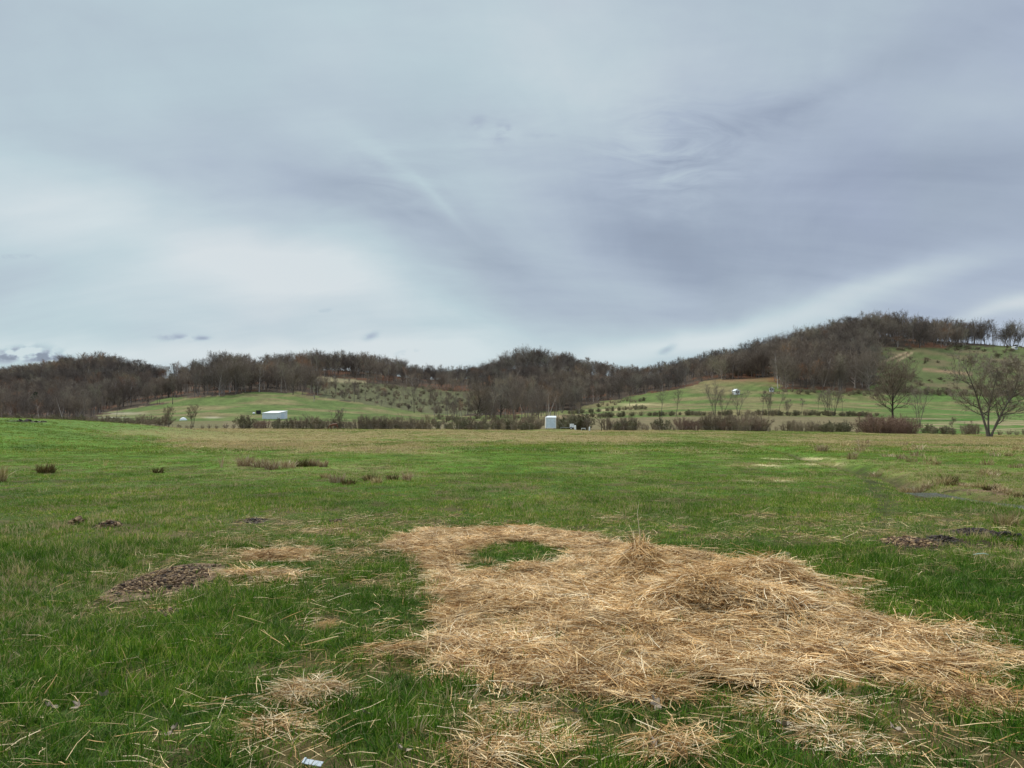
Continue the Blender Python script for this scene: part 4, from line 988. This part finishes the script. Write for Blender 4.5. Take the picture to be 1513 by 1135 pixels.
shr.sort(key=lambda s: -s[2] / s[1])
extra = []
for i, (px, Y, H, k, lab, grp, w) in enumerate(shr):
    ms = random.choice(SHR[k]); x, y, z = at(px, Y); s = H / 2.5
    if i < 300 and px > -5 and px < 1520:
        e = link('shrub', ms[0]) if ms[1] is None else empty('shrub')
        e.location = (x, y, z); e.rotation_euler = (0, 0, random.uniform(0, 6.28)); e.scale = (s * w, s * w, s)
        if ms[1] is not None: link('stems', ms[0], e); link('leaves', ms[1], e)
        tag(e, lab, 'shrub', grp)
    else: extra.append((x, y, z, s * w, s, ms))
allm = sum(SHR.values(), [])
SJ = [m[0] if m[1] is None else joined(m) for m in allm]
E = np.array([(a[0], a[1], a[2]) for a in extra]); n = len(extra)
scatter('brush', E, np.stack([np.zeros(n), np.zeros(n), R.uniform(0, 6.28, n)], 1), np.array([(a[3], a[3], a[4]) for a in extra]), [allm.index(a[5]) for a in extra], SJ, 'low scrub dotted over the hillsides', 'scrub')

# ------------------------------------------------------------------ buildings and gear
white = plain('white_paint', (.78, .79, .80), .5, .06, 2); whiteroof = plain('white_metal_roof', (.8, .82, .84), .4, .05, 2)
bluep = plain('bluish_panel', (.62, .70, .80), .4, .12, 3); dark = plain('dark_opening', (.02, .02, .022), .8, .2, 3); greym = plain('grey_metal', (.35, .36, .37), .45, .15, 6, .3)
woodm = plain('grey_wood', (.26, .21, .16), .85, .25, 6); tyre = plain('black_rubber', (.02, .02, .02), .8, .2, 8)
# white hut
x, y, z = at(813.5, 160); e = empty('white_hut', (x, y, z + .05)); W = 2.25 / 2; H = 2.45
b = MB(); b.box(-W, -W, .12, W, W, H); b.build('body', white, e, .02)
b = MB(); b.box(-W + .18, -W - .03, .3, W - .2, -W - .003, H - .22); b.build('front_panel', bluep, e)
for px0, px1, z0, z1 in ((-W, -W + .15, .12, H), (W - .15, W, .12, H), (-W + .15, W - .15, .12, .26), (-W + .15, W - .15, H - .18, H)):
    b = MB(); b.box(px0, -W - .06, z0, px1, -W - .002, z1); b.build('frame_strip', white, e, .01)
b = MB(); b.poly([(-W - .06, -W - .1, H), (W + .06, -W - .1, H), (W + .06, W + .1, H + .02), (-W - .06, W + .1, H + .02)]); b.v = []; b.f = []
V = [(-W - .06, -W - .1, H + .002), (W + .06, -W - .1, H + .002), (W + .06, W + .1, H + .002), (-W - .06, W + .1, H + .002), (-W * .55, -W * .6, H + .34), (W + .02, -W * .6, H + .34), (W + .02, W * .6, H + .34), (-W * .55, W * .6, H + .34)]
b.v = [Vector(v) for v in V]; b.f = [(0,1,5,4),(1,2,6,5),(2,3,7,6),(3,0,4,7),(4,5,6,7),(0,3,2,1)]; b.build('roof', whiteroof, e)
b = MB(); b.box(W - .28, -W - .08, 1.35, W - .21, -W - .031, 1.6); b.build('latch', greym, e, .005)
for sx in (-1, 1):
    b = MB(); b.box(sx * W * .8 - .08, -W, -.25, sx * W * .8 + .08, W, .118); b.build('skid', woodm, e)
tag(e, 'tall white box shaped hut with a bluish front panel across the field', 'hut')
# leaning pole
x, y, z = at(835, 163); b = MB(); b.tube([Vector((.4, 0, -.05)), Vector((-.6, .1, .95)), Vector((-1.15, .15, 1.75)), Vector((-1.9, .2, 2.45))], [.05, .045, .04, .03], 6); o = b.build('leaning_pole', woodm); o.location = (x, y, z); tag(o, 'weathered pole leaning against the right side of the white hut', 'pole')
# trailer
x, y, z = at(841, 163); e = empty('small_trailer', (x, y, z))
b = MB(); b.box(-.5, -.6, .42, 1.0, .6, .50); b.build('bed', greym, e)
b = MB(); b.tube([Vector((-.5, 0, .46)), Vector((-2.0, 0, .40))], [.04, .04], 6); b.build('drawbar', greym, e)
for sx in (-.68, .68):
    b = MB(); b.tube([Vector((.35, sx - .09, .3)), Vector((.35, sx + .09, .3))], [.3, .3], 16); w = b.build('wheel', tyre, e)
    b = MB(); b.tube([Vector((.35, sx - .1, .3)), Vector((.35, sx + .1, .3))], [.14, .14], 12); b.build('rim', white, w)
for lx in (-1.9,): b = MB(); b.tube([Vector((lx, 0, .4)), Vector((lx, 0, 0))], [.03, .03], 6); b.build('jockey_leg', greym, e)
tag(e, 'low small trailer parked right of the white hut', 'trailer')
def tank(px, Y, w, h, zoff, label, name):
    x, y, z = at(px, Y); e = empty(name, (x, y, z + zoff)); b = MB(); b.tube([Vector((0, 0, t * h)) for t in (0, .06, .3, .6, .9, 1)], [w * .42, w * .5, w * .52, w * .5, w * .48, w * .40], 16); b.build('drum', white, e)
    b = MB(); b.tube([Vector((0, 0, h + .002)), Vector((0, 0, h + .05))], [w * .3, w * .3], 12); b.build('lid', white, e); tag(e, label, 'drum')
x, y, z = at(845, 163); e = empty('white_crate', (x, y, z + .515)); b = MB(); b.box(-.42, -.42, 0, .42, .42, .72); b.build('crate_body', white, e, .03); b = MB(); b.box(-.45, -.45, .722, .45, .45, .80); b.build('lid', white, e, .02); tag(e, 'white square crate standing on the small trailer', 'crate')
tank(849.8, 161, .42, 1.0, 0, 'narrow white upright drum right of the trailer', 'white_drum')
tank(871, 163, .3, .85, 0, 'small white drum standing alone left of the crooked tree', 'white_drum')
b = MB(); b.box(-.45, -.2, .45, .45, .2, .58)
for sx in (-.38, .38):
    for sy in (-.15, .15): b.box(sx - .03, sy - .03, 0, sx + .03, sy + .03, .448)
o = b.build('feed_trough', white); o.location = at(862, 164); tag(o, 'low white trough between the two white drums', 'trough')

# white shed on the left hill foot
x, y, z = at(406, 305); e = empty('white_shed', (x, y, z + .2), math.radians(-25)); L = 4.3; D = 2.6
b = MB()
V = [(-L, -D, -.3), (L, -D, -.3), (L, D, -.3), (-L, D, -.3), (-L, -D, 2.1), (L, -D, 2.1), (L, D, 3.0), (-L, D, 3.0)]
b.v = [Vector(v) for v in V]; b.f = [(0,3,2,1),(4,5,6,7),(0,1,5,4),(1,2,6,5),(2,3,7,6),(3,0,4,7)]; b.build('wall', plain('white_siding', (.74, .78, .82), .45, .08, 2), e)
for i in range(14):
    u = -L + .28 + i * (2 * L - .5) / 13; b = MB(); b.box(u - .02, -D - .03, -.2, u + .02, -D - .002, 2.05); b.build('siding_rib', white, e)
b = MB(); V = [(-L - .2, -D - .25, 2.08), (L + .2, -D - .25, 2.08), (L + .2, D + .2, 3.06), (-L - .2, D + .2, 3.06)]; V += [(a, b2, c + .09) for a, b2, c in V]
b.v = [Vector(v) for v in V]; b.f = [(0,3,2,1),(4,5,6,7),(0,1,5,4),(1,2,6,5),(2,3,7,6),(3,0,4,7)]; b.build('roof', whiteroof, e)
b = MB(); b.box(L + .002, -.9, 0, L + .04, .9, 2.0); b.build('door', bluep, e)
tag(e, 'long white shed with a single slope roof below the left green hill', 'shed')
# black box and small white barrel on the hill
x, y, z = at(382, 330); e = empty('black_box', (x, y, z)); b = MB(); b.box(-.9, -.7, .1, .9, .7, 1.6); b.build('body', dark, e, .05); b = MB(); b.box(-.95, -.75, 1.603, .95, .75, 1.7); b.build('lid', dark, e, .02); tag(e, 'black square box on the left green hill above the shed', 'box')
x, y, z = at(375, 329); b = MB(); b.tube([Vector((-.5, 0, .45)), Vector((-.42, 0, .45)), Vector((.42, 0, .45)), Vector((.5, 0, .45))], [.3, .45, .45, .3], 14); o = b.build('white_barrel', white); o.location = (x, y, z); o.rotation_euler = (0, .0, .5); tag(o, 'small white barrel lying left of the black box', 'barrel')
x, y, z = at(271, 300); b = MB(); V = []
for i in range(9):
    for j in range(7):
        u = i / 8 * 2 - 1; v = j / 6 * 2 - 1; V.append(Vector((u * 1.3, v * .9, 1.15 * max(0, (1 - u * u)) ** .5 * max(0, 1 - v * v) ** .5 + random.uniform(-.05, .05))))
b.v = V; b.f = [(i * 7 + j, (i + 1) * 7 + j, (i + 1) * 7 + j + 1, i * 7 + j + 1) for i in range(8) for j in range(6)]; o = b.build('white_tarp', white); o.location = (x, y, z - .05); tag(o, 'rounded white tarp covered heap behind the spreading tree at the left', 'tarp')

def house(px, Y, w, d, h, rh, rz, label, name='white_house'):
    x, y, z = at(px, Y); e = empty(name, (x, y, z), rz); b = MB()
    b.v = [Vector(v) for v in ((-w,-d,-.5),(w,-d,-.5),(w,d,-.5),(-w,d,-.5),(-w,-d,h),(w,-d,h),(w,d,h),(-w,d,h),(0,-d,h+rh),(0,d,h+rh))]
    b.f = [(0,1,5,8,4),(2,3,7,9,6),(1,2,6,5),(3,0,4,7)]; b.build('wall', white, e)
    b = MB(); o_ = .3
    for s in (-1, 1):
        k = len(b.v); b.v += [Vector(v) for v in ((s*(w+o_),-d-o_,h-o_*rh/w+.02),(s*(w+o_),d+o_,h-o_*rh/w+.02),(0,d+o_,h+rh+.02),(0,-d-o_,h+rh+.02),(s*(w+o_),-d-o_,h-o_*rh/w+.14),(s*(w+o_),d+o_,h-o_*rh/w+.14),(0,d+o_,h+rh+.14),(0,-d-o_,h+rh+.14))]
        b.f += [tuple(k + i for i in q) for q in ((0,1,2,3),(4,5,6,7),(0,1,5,4),(3,2,6,7),(0,3,7,4),(1,2,6,5))]
    b.build('roof', whiteroof, e)
    for u in (-w * .5, w * .5):
        b = MB(); b.box(u - .35, -d - .05, h * .4, u + .35, -d - .002, h * .4 + 1.0); b.build('window', dark, e)
    b = MB(); b.box(-.4, -d - .06, 0, .4, -d - .002, 2.0); b.build('door', greym, e)
    tag(e, label, 'house')
house(1087.5, 440, 1.7, 1.3, 2.0, 1.0, .35, 'small white gabled house behind the bare trees on the pasture')
house(1140, 452, 1.3, 2, 1.7, .8, -.3, 'tiny white outbuilding half hidden by the tree clump, right of the house', 'white_outbuilding')
house(1499, 655, 1.3, 1.8, 1.6, .5, .1, 'tiny white cabin below the skyline trees at the far right', 'white_cabin')
# bare pale pole
x, y, z = at(464, 425); b = MB(); b.tube([Vector((0, 0, -.3)), Vector((0, 0, 8.6))], [.17, .11], 8); b.box(-.9, -.06, 7.6, .9, .06, 7.75); o = b.build('utility_pole', plain('pale_pole', (.34, .30, .25), .8, .15, 4)); o.location = (x, y, z); tag(o, 'pale straight pole before the wood at the right end of the green hill', 'pole')

# fences of the field edge
def fence(p0, p1, Y, step, label):
    x0 = (p0 - CX) / F * Y; x1 = (p1 - CX) / F * Y; e = empty('wire_fence', at(p0, Y)); o0 = Vector(e.location); n = int((x1 - x0) / step); tops = []
    for i in range(n + 1):
        x = x0 + i * step; yv = Y + random.uniform(-.1, .1); z = float(Hz(np.array([x]), np.array([yv]))[0]); h = random.uniform(1.1, 1.3)
        b = MB(); b.tube([Vector((x, yv, z - .2)) - o0, Vector((x + random.uniform(-.05, .05), yv, z + h)) - o0], [.06, .05], 6); b.build('post', woodm, e); tops.append((x, yv, z))
    b = MB()
    for hh in (.45, .8, 1.08): b.tube([Vector((x, yv, z + hh)) - o0 for x, yv, z in tops], [.006] * len(tops), 3)
    b.build('wire', greym, e); tag(e, label, 'fence')
fence(150, 790, 174, 4.2, 'wire fence on thin posts along the hedge left of the white hut')
fence(895, 1160, 172, 4.2, 'wire fence on thin posts along the hedge right of the white hut')

# ------------------------------------------------------------------ horse
def horse(px, Y):
    x, y, z = at(px, Y)
    P = dict(root=(.55, 0, 1.22, .27), mid=(.1, 0, 1.16, .31), chest=(-.38, 0, 1.20, .27), neck1=(-.72, 0, 1.05, .17), neck2=(-1.02, 0, .72, .115), poll=(-1.20, 0, .42, .10), face=(-1.30, 0, .22, .08), muz=(-1.36, 0, .08, .055), rump=(.82, 0, 1.20, .20))
    names = list(P); V = [P[k][:3] for k in names]; Rr = [P[k][3] for k in names]; idx = {k: i for i, k in enumerate(names)}
    Eg = [('root', 'mid'), ('mid', 'chest'), ('chest', 'neck1'), ('neck1', 'neck2'), ('neck2', 'poll'), ('poll', 'face'), ('face', 'muz'), ('root', 'rump')]; E_ = [(idx[a], idx[b]) for a, b in Eg]
    def chain(start, pts):
        prev = idx[start]
        for (a, b_, c, r_) in pts: V.append((a, b_, c)); Rr.append(r_); E_.append((prev, len(V) - 1)); prev = len(V) - 1
    for s, o in ((-1, .0), (1, .14)):
        chain('chest', [(-.40 + o * .6, s * .16, .85, .11), (-.40 - o, s * .16, .48, .06), (-.41 - o, s * .16, .14, .042), (-.45 - o, s * .16, .03, .055)])
        chain('rump', [(.72 + o * .5, s * .17, .88, .14), (.88 + o, s * .17, .52, .062), (.82 + o, s * .17, .14, .045), (.78 + o, s * .17, .03, .056)])
    for s in (-1, 1): chain('poll', [(-1.15, s * .07, .52, .025)])
    me = bpy.data.meshes.new('body'); me.from_pydata(V, E_, []); me.update()
    me.materials.append(plain('chestnut_coat', (.15, .055, .028), .6, .2, 4))
    e = empty('horse', (x, y, z)); o = link('body', me, e); sk = o.modifiers.new('skin', 'SKIN')
    for i, d in enumerate(me.skin_vertices[0].data): d.radius = (Rr[i], Rr[i]); d.use_root = (i == 0)
    ss = o.modifiers.new('sub', 'SUBSURF'); ss.levels = 2; ss.render_levels = 2
    dk = plain('dark_mane', (.03, .018, .014), .8, .2, 8)
    b = MB(); b.tube([Vector((.98, 0, 1.28)), Vector((1.10, 0, 1.1)), Vector((1.12, 0, .8)), Vector((1.08, 0, .5))], [.04, .06, .06, .02], 8); b.build('tail', dk, e)
    b = MB(); b.tube([Vector((-.58, 0, 1.30)), Vector((-.86, 0, 1.02)), Vector((-1.06, 0, .74)), Vector((-1.18, 0, .52))], [.03, .05, .05, .02], 6); b.build('mane', dk, e)
    tag(e, 'chestnut horse grazing with its head down at the far hedge', 'horse')
horse(493, 168)

# ------------------------------------------------------------------ sky and light
SUN_EL = math.radians(48); SUN_AZ = math.radians(-55)     # azimuth from +Y, clockwise
w = bpy.data.worlds.new('World'); scene.world = w; w.use_nodes = True; nt = w.node_tree; nt.nodes.clear()
out = N(nt, 'ShaderNodeOutputWorld'); bg = N(nt, 'ShaderNodeBackground'); bg.inputs[1].default_value = .1; nt.links.new(bg.outputs[0], out.inputs[0])
sk = N(nt, 'ShaderNodeTexSky', sky_type='NISHITA'); sk.sun_disc = False; sk.sun_elevation = SUN_EL; sk.sun_rotation = SUN_AZ
tc = N(nt, 'ShaderNodeTexCoord'); sp_ = N(nt, 'ShaderNodeSeparateXYZ'); nt.links.new(tc.outputs['Generated'], sp_.inputs[0])
ay = mathn(nt, 'MAXIMUM', mathn(nt, 'ABSOLUTE', sp_.outputs[1]), .03)
A_ = mathn(nt, 'DIVIDE', sp_.outputs[0], ay); E_ = mathn(nt, 'DIVIDE', sp_.outputs[2], ay)
cb = N(nt, 'ShaderNodeCombineXYZ'); nt.links.new(A_, cb.inputs[0]); nt.links.new(E_, cb.inputs[1])
# warp
wn = N(nt, 'ShaderNodeTexNoise'); wn.inputs['Scale'].default_value = 2.6; wn.inputs['Detail'].default_value = 4; nt.links.new(cb.outputs[0], wn.inputs['Vector'])
wsub = N(nt, 'ShaderNodeVectorMath', operation='SUBTRACT'); nt.links.new(wn.outputs['Color'], wsub.inputs[0]); wsub.inputs[1].default_value = (.5, .5, .5)
wsc = N(nt, 'ShaderNodeVectorMath', operation='MULTIPLY'); nt.links.new(wsub.outputs[0], wsc.inputs[0]); wsc.inputs[1].default_value = (.16, .10, 0)
wad = N(nt, 'ShaderNodeVectorMath', operation='ADD'); nt.links.new(cb.outputs[0], wad.inputs[0]); nt.links.new(wsc.outputs[0], wad.inputs[1]); WV = wad.outputs[0]
def blob(acc, cx, cy, rx, ry, ang, amp, vec=None):
    mp = N(nt, 'ShaderNodeMapping', vector_type='TEXTURE'); mp.inputs[1].default_value = ((cx - CX) / F, (HY - cy) / F, 0); mp.inputs[2].default_value = (0, 0, -math.radians(ang)); mp.inputs[3].default_value = (rx / F, ry / F, 1)
    nt.links.new(vec or WV, mp.inputs[0]); d = N(nt, 'ShaderNodeVectorMath', operation='DOT_PRODUCT'); nt.links.new(mp.outputs[0], d.inputs[0]); nt.links.new(mp.outputs[0], d.inputs[1])
    ex = mathn(nt, 'EXPONENT', mathn(nt, 'MULTIPLY', d.outputs['Value'], -1.0)); return mathn(nt, 'MULTIPLY_ADD', ex, amp, acc)
BL = [(60,320,460,80,12,.27),(390,385,300,42,19,.19),(560,425,200,34,20,.12),(200,470,620,60,2,.10),(200,525,420,26,0,.30),(600,520,300,30,0,.25),(600,330,280,42,25,-.15),(330,255,260,40,14,-.08),(720,390,160,40,30,-.07),
      (600,270,90,12,38,.09),(640,300,60,6,42,.06),(1130,300,380,110,-6,-.15),(1400,340,300,110,-8,-.17),(1010,395,140,50,30,-.16),(900,470,160,40,0,-.08),(1190,452,300,24,-14,.26),(1000,505,170,20,-12,.28),(1520,452,120,12,-14,.30),(1320,415,120,14,-8,.12),
      (968,230,30,34,20,.07),(1010,250,46,9,-52,.06),(985,262,30,5,-55,.06),(650,60,420,120,0,.07),(870,130,160,60,0,.09),(1300,110,330,44,-24,-.07),(1150,170,160,22,-20,-.08),(120,60,260,70,10,-.05),(1450,230,240,40,-12,-.06),(800,330,90,60,30,.05)]
v = .60
for t_ in BL: v = blob(v, *t_)
# high streaks, in the plane of the cloud deck
zc = mathn(nt, 'ADD', mathn(nt, 'MAXIMUM', sp_.outputs[2], 0), .32)
c2 = N(nt, 'ShaderNodeCombineXYZ'); nt.links.new(mathn(nt, 'DIVIDE', sp_.outputs[0], zc), c2.inputs[0]); nt.links.new(mathn(nt, 'DIVIDE', sp_.outputs[1], zc), c2.inputs[1])
def streak(rot, sx, sy, scale, detail, lo, hi):
    mp = N(nt, 'ShaderNodeMapping'); mp.inputs[2].default_value = (0, 0, rot); mp.inputs[3].default_value = (sx, sy, 1); nt.links.new(c2.outputs[0], mp.inputs[0])
    n = N(nt, 'ShaderNodeTexNoise'); n.inputs['Scale'].default_value = scale; n.inputs['Detail'].default_value = detail; n.inputs['Roughness'].default_value = .55; n.inputs['Distortion'].default_value = .6; nt.links.new(mp.outputs[0], n.inputs['Vector'])
    mr = N(nt, 'ShaderNodeMapRange'); mr.inputs[1].default_value = .3; mr.inputs[2].default_value = .7; mr.inputs[3].default_value = lo; mr.inputs[4].default_value = hi; nt.links.new(n.outputs['Fac'], mr.inputs[0]); return mr.outputs[0]
v = mathn(nt, 'ADD', v, streak(.9, .45, 1.3, 1.3, 8, -.13, .13)); v = mathn(nt, 'ADD', v, streak(.5, .6, 1.0, 3.2, 9, -.07, .07))
# wispy rays spreading from low in the distance
wx = N(nt, 'ShaderNodeSeparateXYZ'); nt.links.new(WV, wx.inputs[0])
dx_ = mathn(nt, 'SUBTRACT', wx.outputs[0], (980 - CX) / F); dy_ = mathn(nt, 'SUBTRACT', wx.outputs[1], (HY - 590) / F)
th = mathn(nt, 'ARCTAN2', dy_, dx_); rr_ = mathn(nt, 'SQRT', mathn(nt, 'ADD', mathn(nt, 'MULTIPLY', dx_, dx_), mathn(nt, 'MULTIPLY', dy_, dy_)))
def wisps(ts, rs, amp, det):
    c3 = N(nt, 'ShaderNodeCombineXYZ'); nt.links.new(mathn(nt, 'MULTIPLY', th, ts), c3.inputs[0]); nt.links.new(mathn(nt, 'MULTIPLY', rr_, rs), c3.inputs[1])
    n = N(nt, 'ShaderNodeTexNoise'); n.inputs['Scale'].default_value = 1; n.inputs['Detail'].default_value = det; n.inputs['Roughness'].default_value = .6; n.inputs['Distortion'].default_value = .5; nt.links.new(c3.outputs[0], n.inputs['Vector'])
    return mathn(nt, 'MULTIPLY', mathn(nt, 'SUBTRACT', n.outputs['Fac'], .5), amp)
fade = mathn(nt, 'MULTIPLY', rr_, 3.0, clamp=True)
v = mathn(nt, 'ADD', v, mathn(nt, 'MULTIPLY', mathn(nt, 'ADD', wisps(3.2, 2.4, .16, 7), wisps(9, 6, .04, 7)), fade))
# ragged low cloudlets
cn = N(nt, 'ShaderNodeTexNoise'); cn.inputs['Scale'].default_value = 34; cn.inputs['Detail'].default_value = 6; 
mp = N(nt, 'ShaderNodeMapping'); mp.inputs[3].default_value = (1, 1.9, 1); nt.links.new(cb.outputs[0], mp.inputs[0]); nt.links.new(mp.outputs[0], cn.inputs['Vector'])
cm = mathn(nt, 'MULTIPLY', mathn(nt, 'SUBTRACT', cn.outputs['Fac'], .44), 7, clamp=True)
low = 0.0
for t_ in [(25,524,34,9,-8,2.2),(72,528,24,8,-5,2.2),(262,499,26,5,0,.7),(300,500,12,3,0,.7),(548,497,12,5,-20,.6),(600,522,20,6,-10,.5),(985,517,14,5,-25,.6),(742,195,16,12,-40,.35),(705,182,12,10,-40,.2),(800,200,20,4,0,.15),(15,379,40,3,0,.3),(480,459,12,3,-10,.25)]: low = blob(low, *t_, vec=cb.outputs[0])
v = mathn(nt, 'SUBTRACT', v, mathn(nt, 'MULTIPLY', mathn(nt, 'MULTIPLY', low, cm), .65))
wm = N(nt, 'ShaderNodeMapping'); wm.inputs[2].default_value = (0, 0, math.radians(52)); wm.inputs[3].default_value = (1, 4, 1); nt.links.new(WV, wm.inputs[0])
wz = N(nt, 'ShaderNodeTexNoise'); wz.inputs['Scale'].default_value = 7; wz.inputs['Detail'].default_value = 7; wz.inputs['Roughness'].default_value = .62; wz.inputs['Distortion'].default_value = 1.2; nt.links.new(wm.outputs[0], wz.inputs['Vector'])
wb = 0.0
for t_ in [(985,235,95,75,0,.8),(585,265,90,50,35,.45),(1120,180,160,60,-20,.3),(730,200,90,50,0,.3)]: wb = blob(wb, *t_, vec=cb.outputs[0])
v = mathn(nt, 'ADD', v, mathn(nt, 'MULTIPLY', mathn(nt, 'MULTIPLY', mathn(nt, 'SUBTRACT', wz.outputs['Fac'], .5), 1.1), wb))
cool = ramp(nt, [(0, (.28, .335, .43)), (.3, (.37, .445, .55)), (.5, (.48, .57, .665)), (.75, (.59, .735, .79)), (1, (.76, .87, .90))], v)
lav = ramp(nt, [(0, (.28, .325, .44)), (.3, (.38, .445, .585)), (.5, (.49, .57, .71)), (.75, (.66, .74, .81)), (1, (.83, .86, .89))], v)
hn = N(nt, 'ShaderNodeTexNoise'); hn.inputs['Scale'].default_value = 2.4; hn.inputs['Detail'].default_value = 3; nt.links.new(cb.outputs[0], hn.inputs['Vector'])
hm_ = mathn(nt, 'MULTIPLY_ADD', hn.outputs['Fac'], 2.6, -.95, clamp=True)
hm_ = mathn(nt, 'ADD', hm_, mathn(nt, 'MULTIPLY', A_, .55), clamp=True)
cl = mixn(nt, cool, lav, hm_)
SKYG = 8.6
vm = N(nt, 'ShaderNodeVectorMath', operation='SCALE'); nt.links.new(cl, vm.inputs[0]); zb = N(nt, 'ShaderNodeMapRange', interpolation_type='SMOOTHSTEP'); zb.inputs[1].default_value = .50; zb.inputs[2].default_value = .85; zb.inputs[3].default_value = SKYG; zb.inputs[4].default_value = SKYG * 2.6; nt.links.new(sp_.outputs[2], zb.inputs[0]); nt.links.new(zb.outputs[0], vm.inputs['Scale'])   # an overcast sky is brightest overhead
nt.links.new(mixn(nt, vm.outputs[0], sk.outputs[0], .06), bg.inputs[0])
ld = bpy.data.lights.new('sun', 'SUN'); ld.energy = 3.0; ld.angle = math.radians(10); ld.color = (1, .95, .87); so = bpy.data.objects.new('sun', ld); COL.objects.link(so)
d = Vector((math.sin(SUN_AZ) * math.cos(SUN_EL), math.cos(SUN_AZ) * math.cos(SUN_EL), math.sin(SUN_EL))); so.rotation_euler = d.to_track_quat('Z', 'Y').to_euler(); so.location = (0, 0, 50)

cam = bpy.data.cameras.new('camera'); co = bpy.data.objects.new('camera', cam); COL.objects.link(co); co.location = (0, 0, CZ); co.rotation_euler = (math.radians(90), 0, 0)
cam.sensor_width = 36; cam.lens = 36 * F / 1513; cam.shift_y = (HY - 567.5) / 1513; cam.clip_start = .05; cam.clip_end = 12000; scene.camera = co
scene.render.engine = 'CYCLES'; scene.render.resolution_x = 1024; scene.render.resolution_y = 768
vs = scene.view_settings; vs.view_transform = 'Standard'; vs.look = 'None'; vs.gamma = 1; vs.exposure = 0; vs.use_curve_mapping = False
scene.cycles.max_bounces = 4; scene.cycles.diffuse_bounces = 2; scene.cycles.transparent_max_bounces = 4
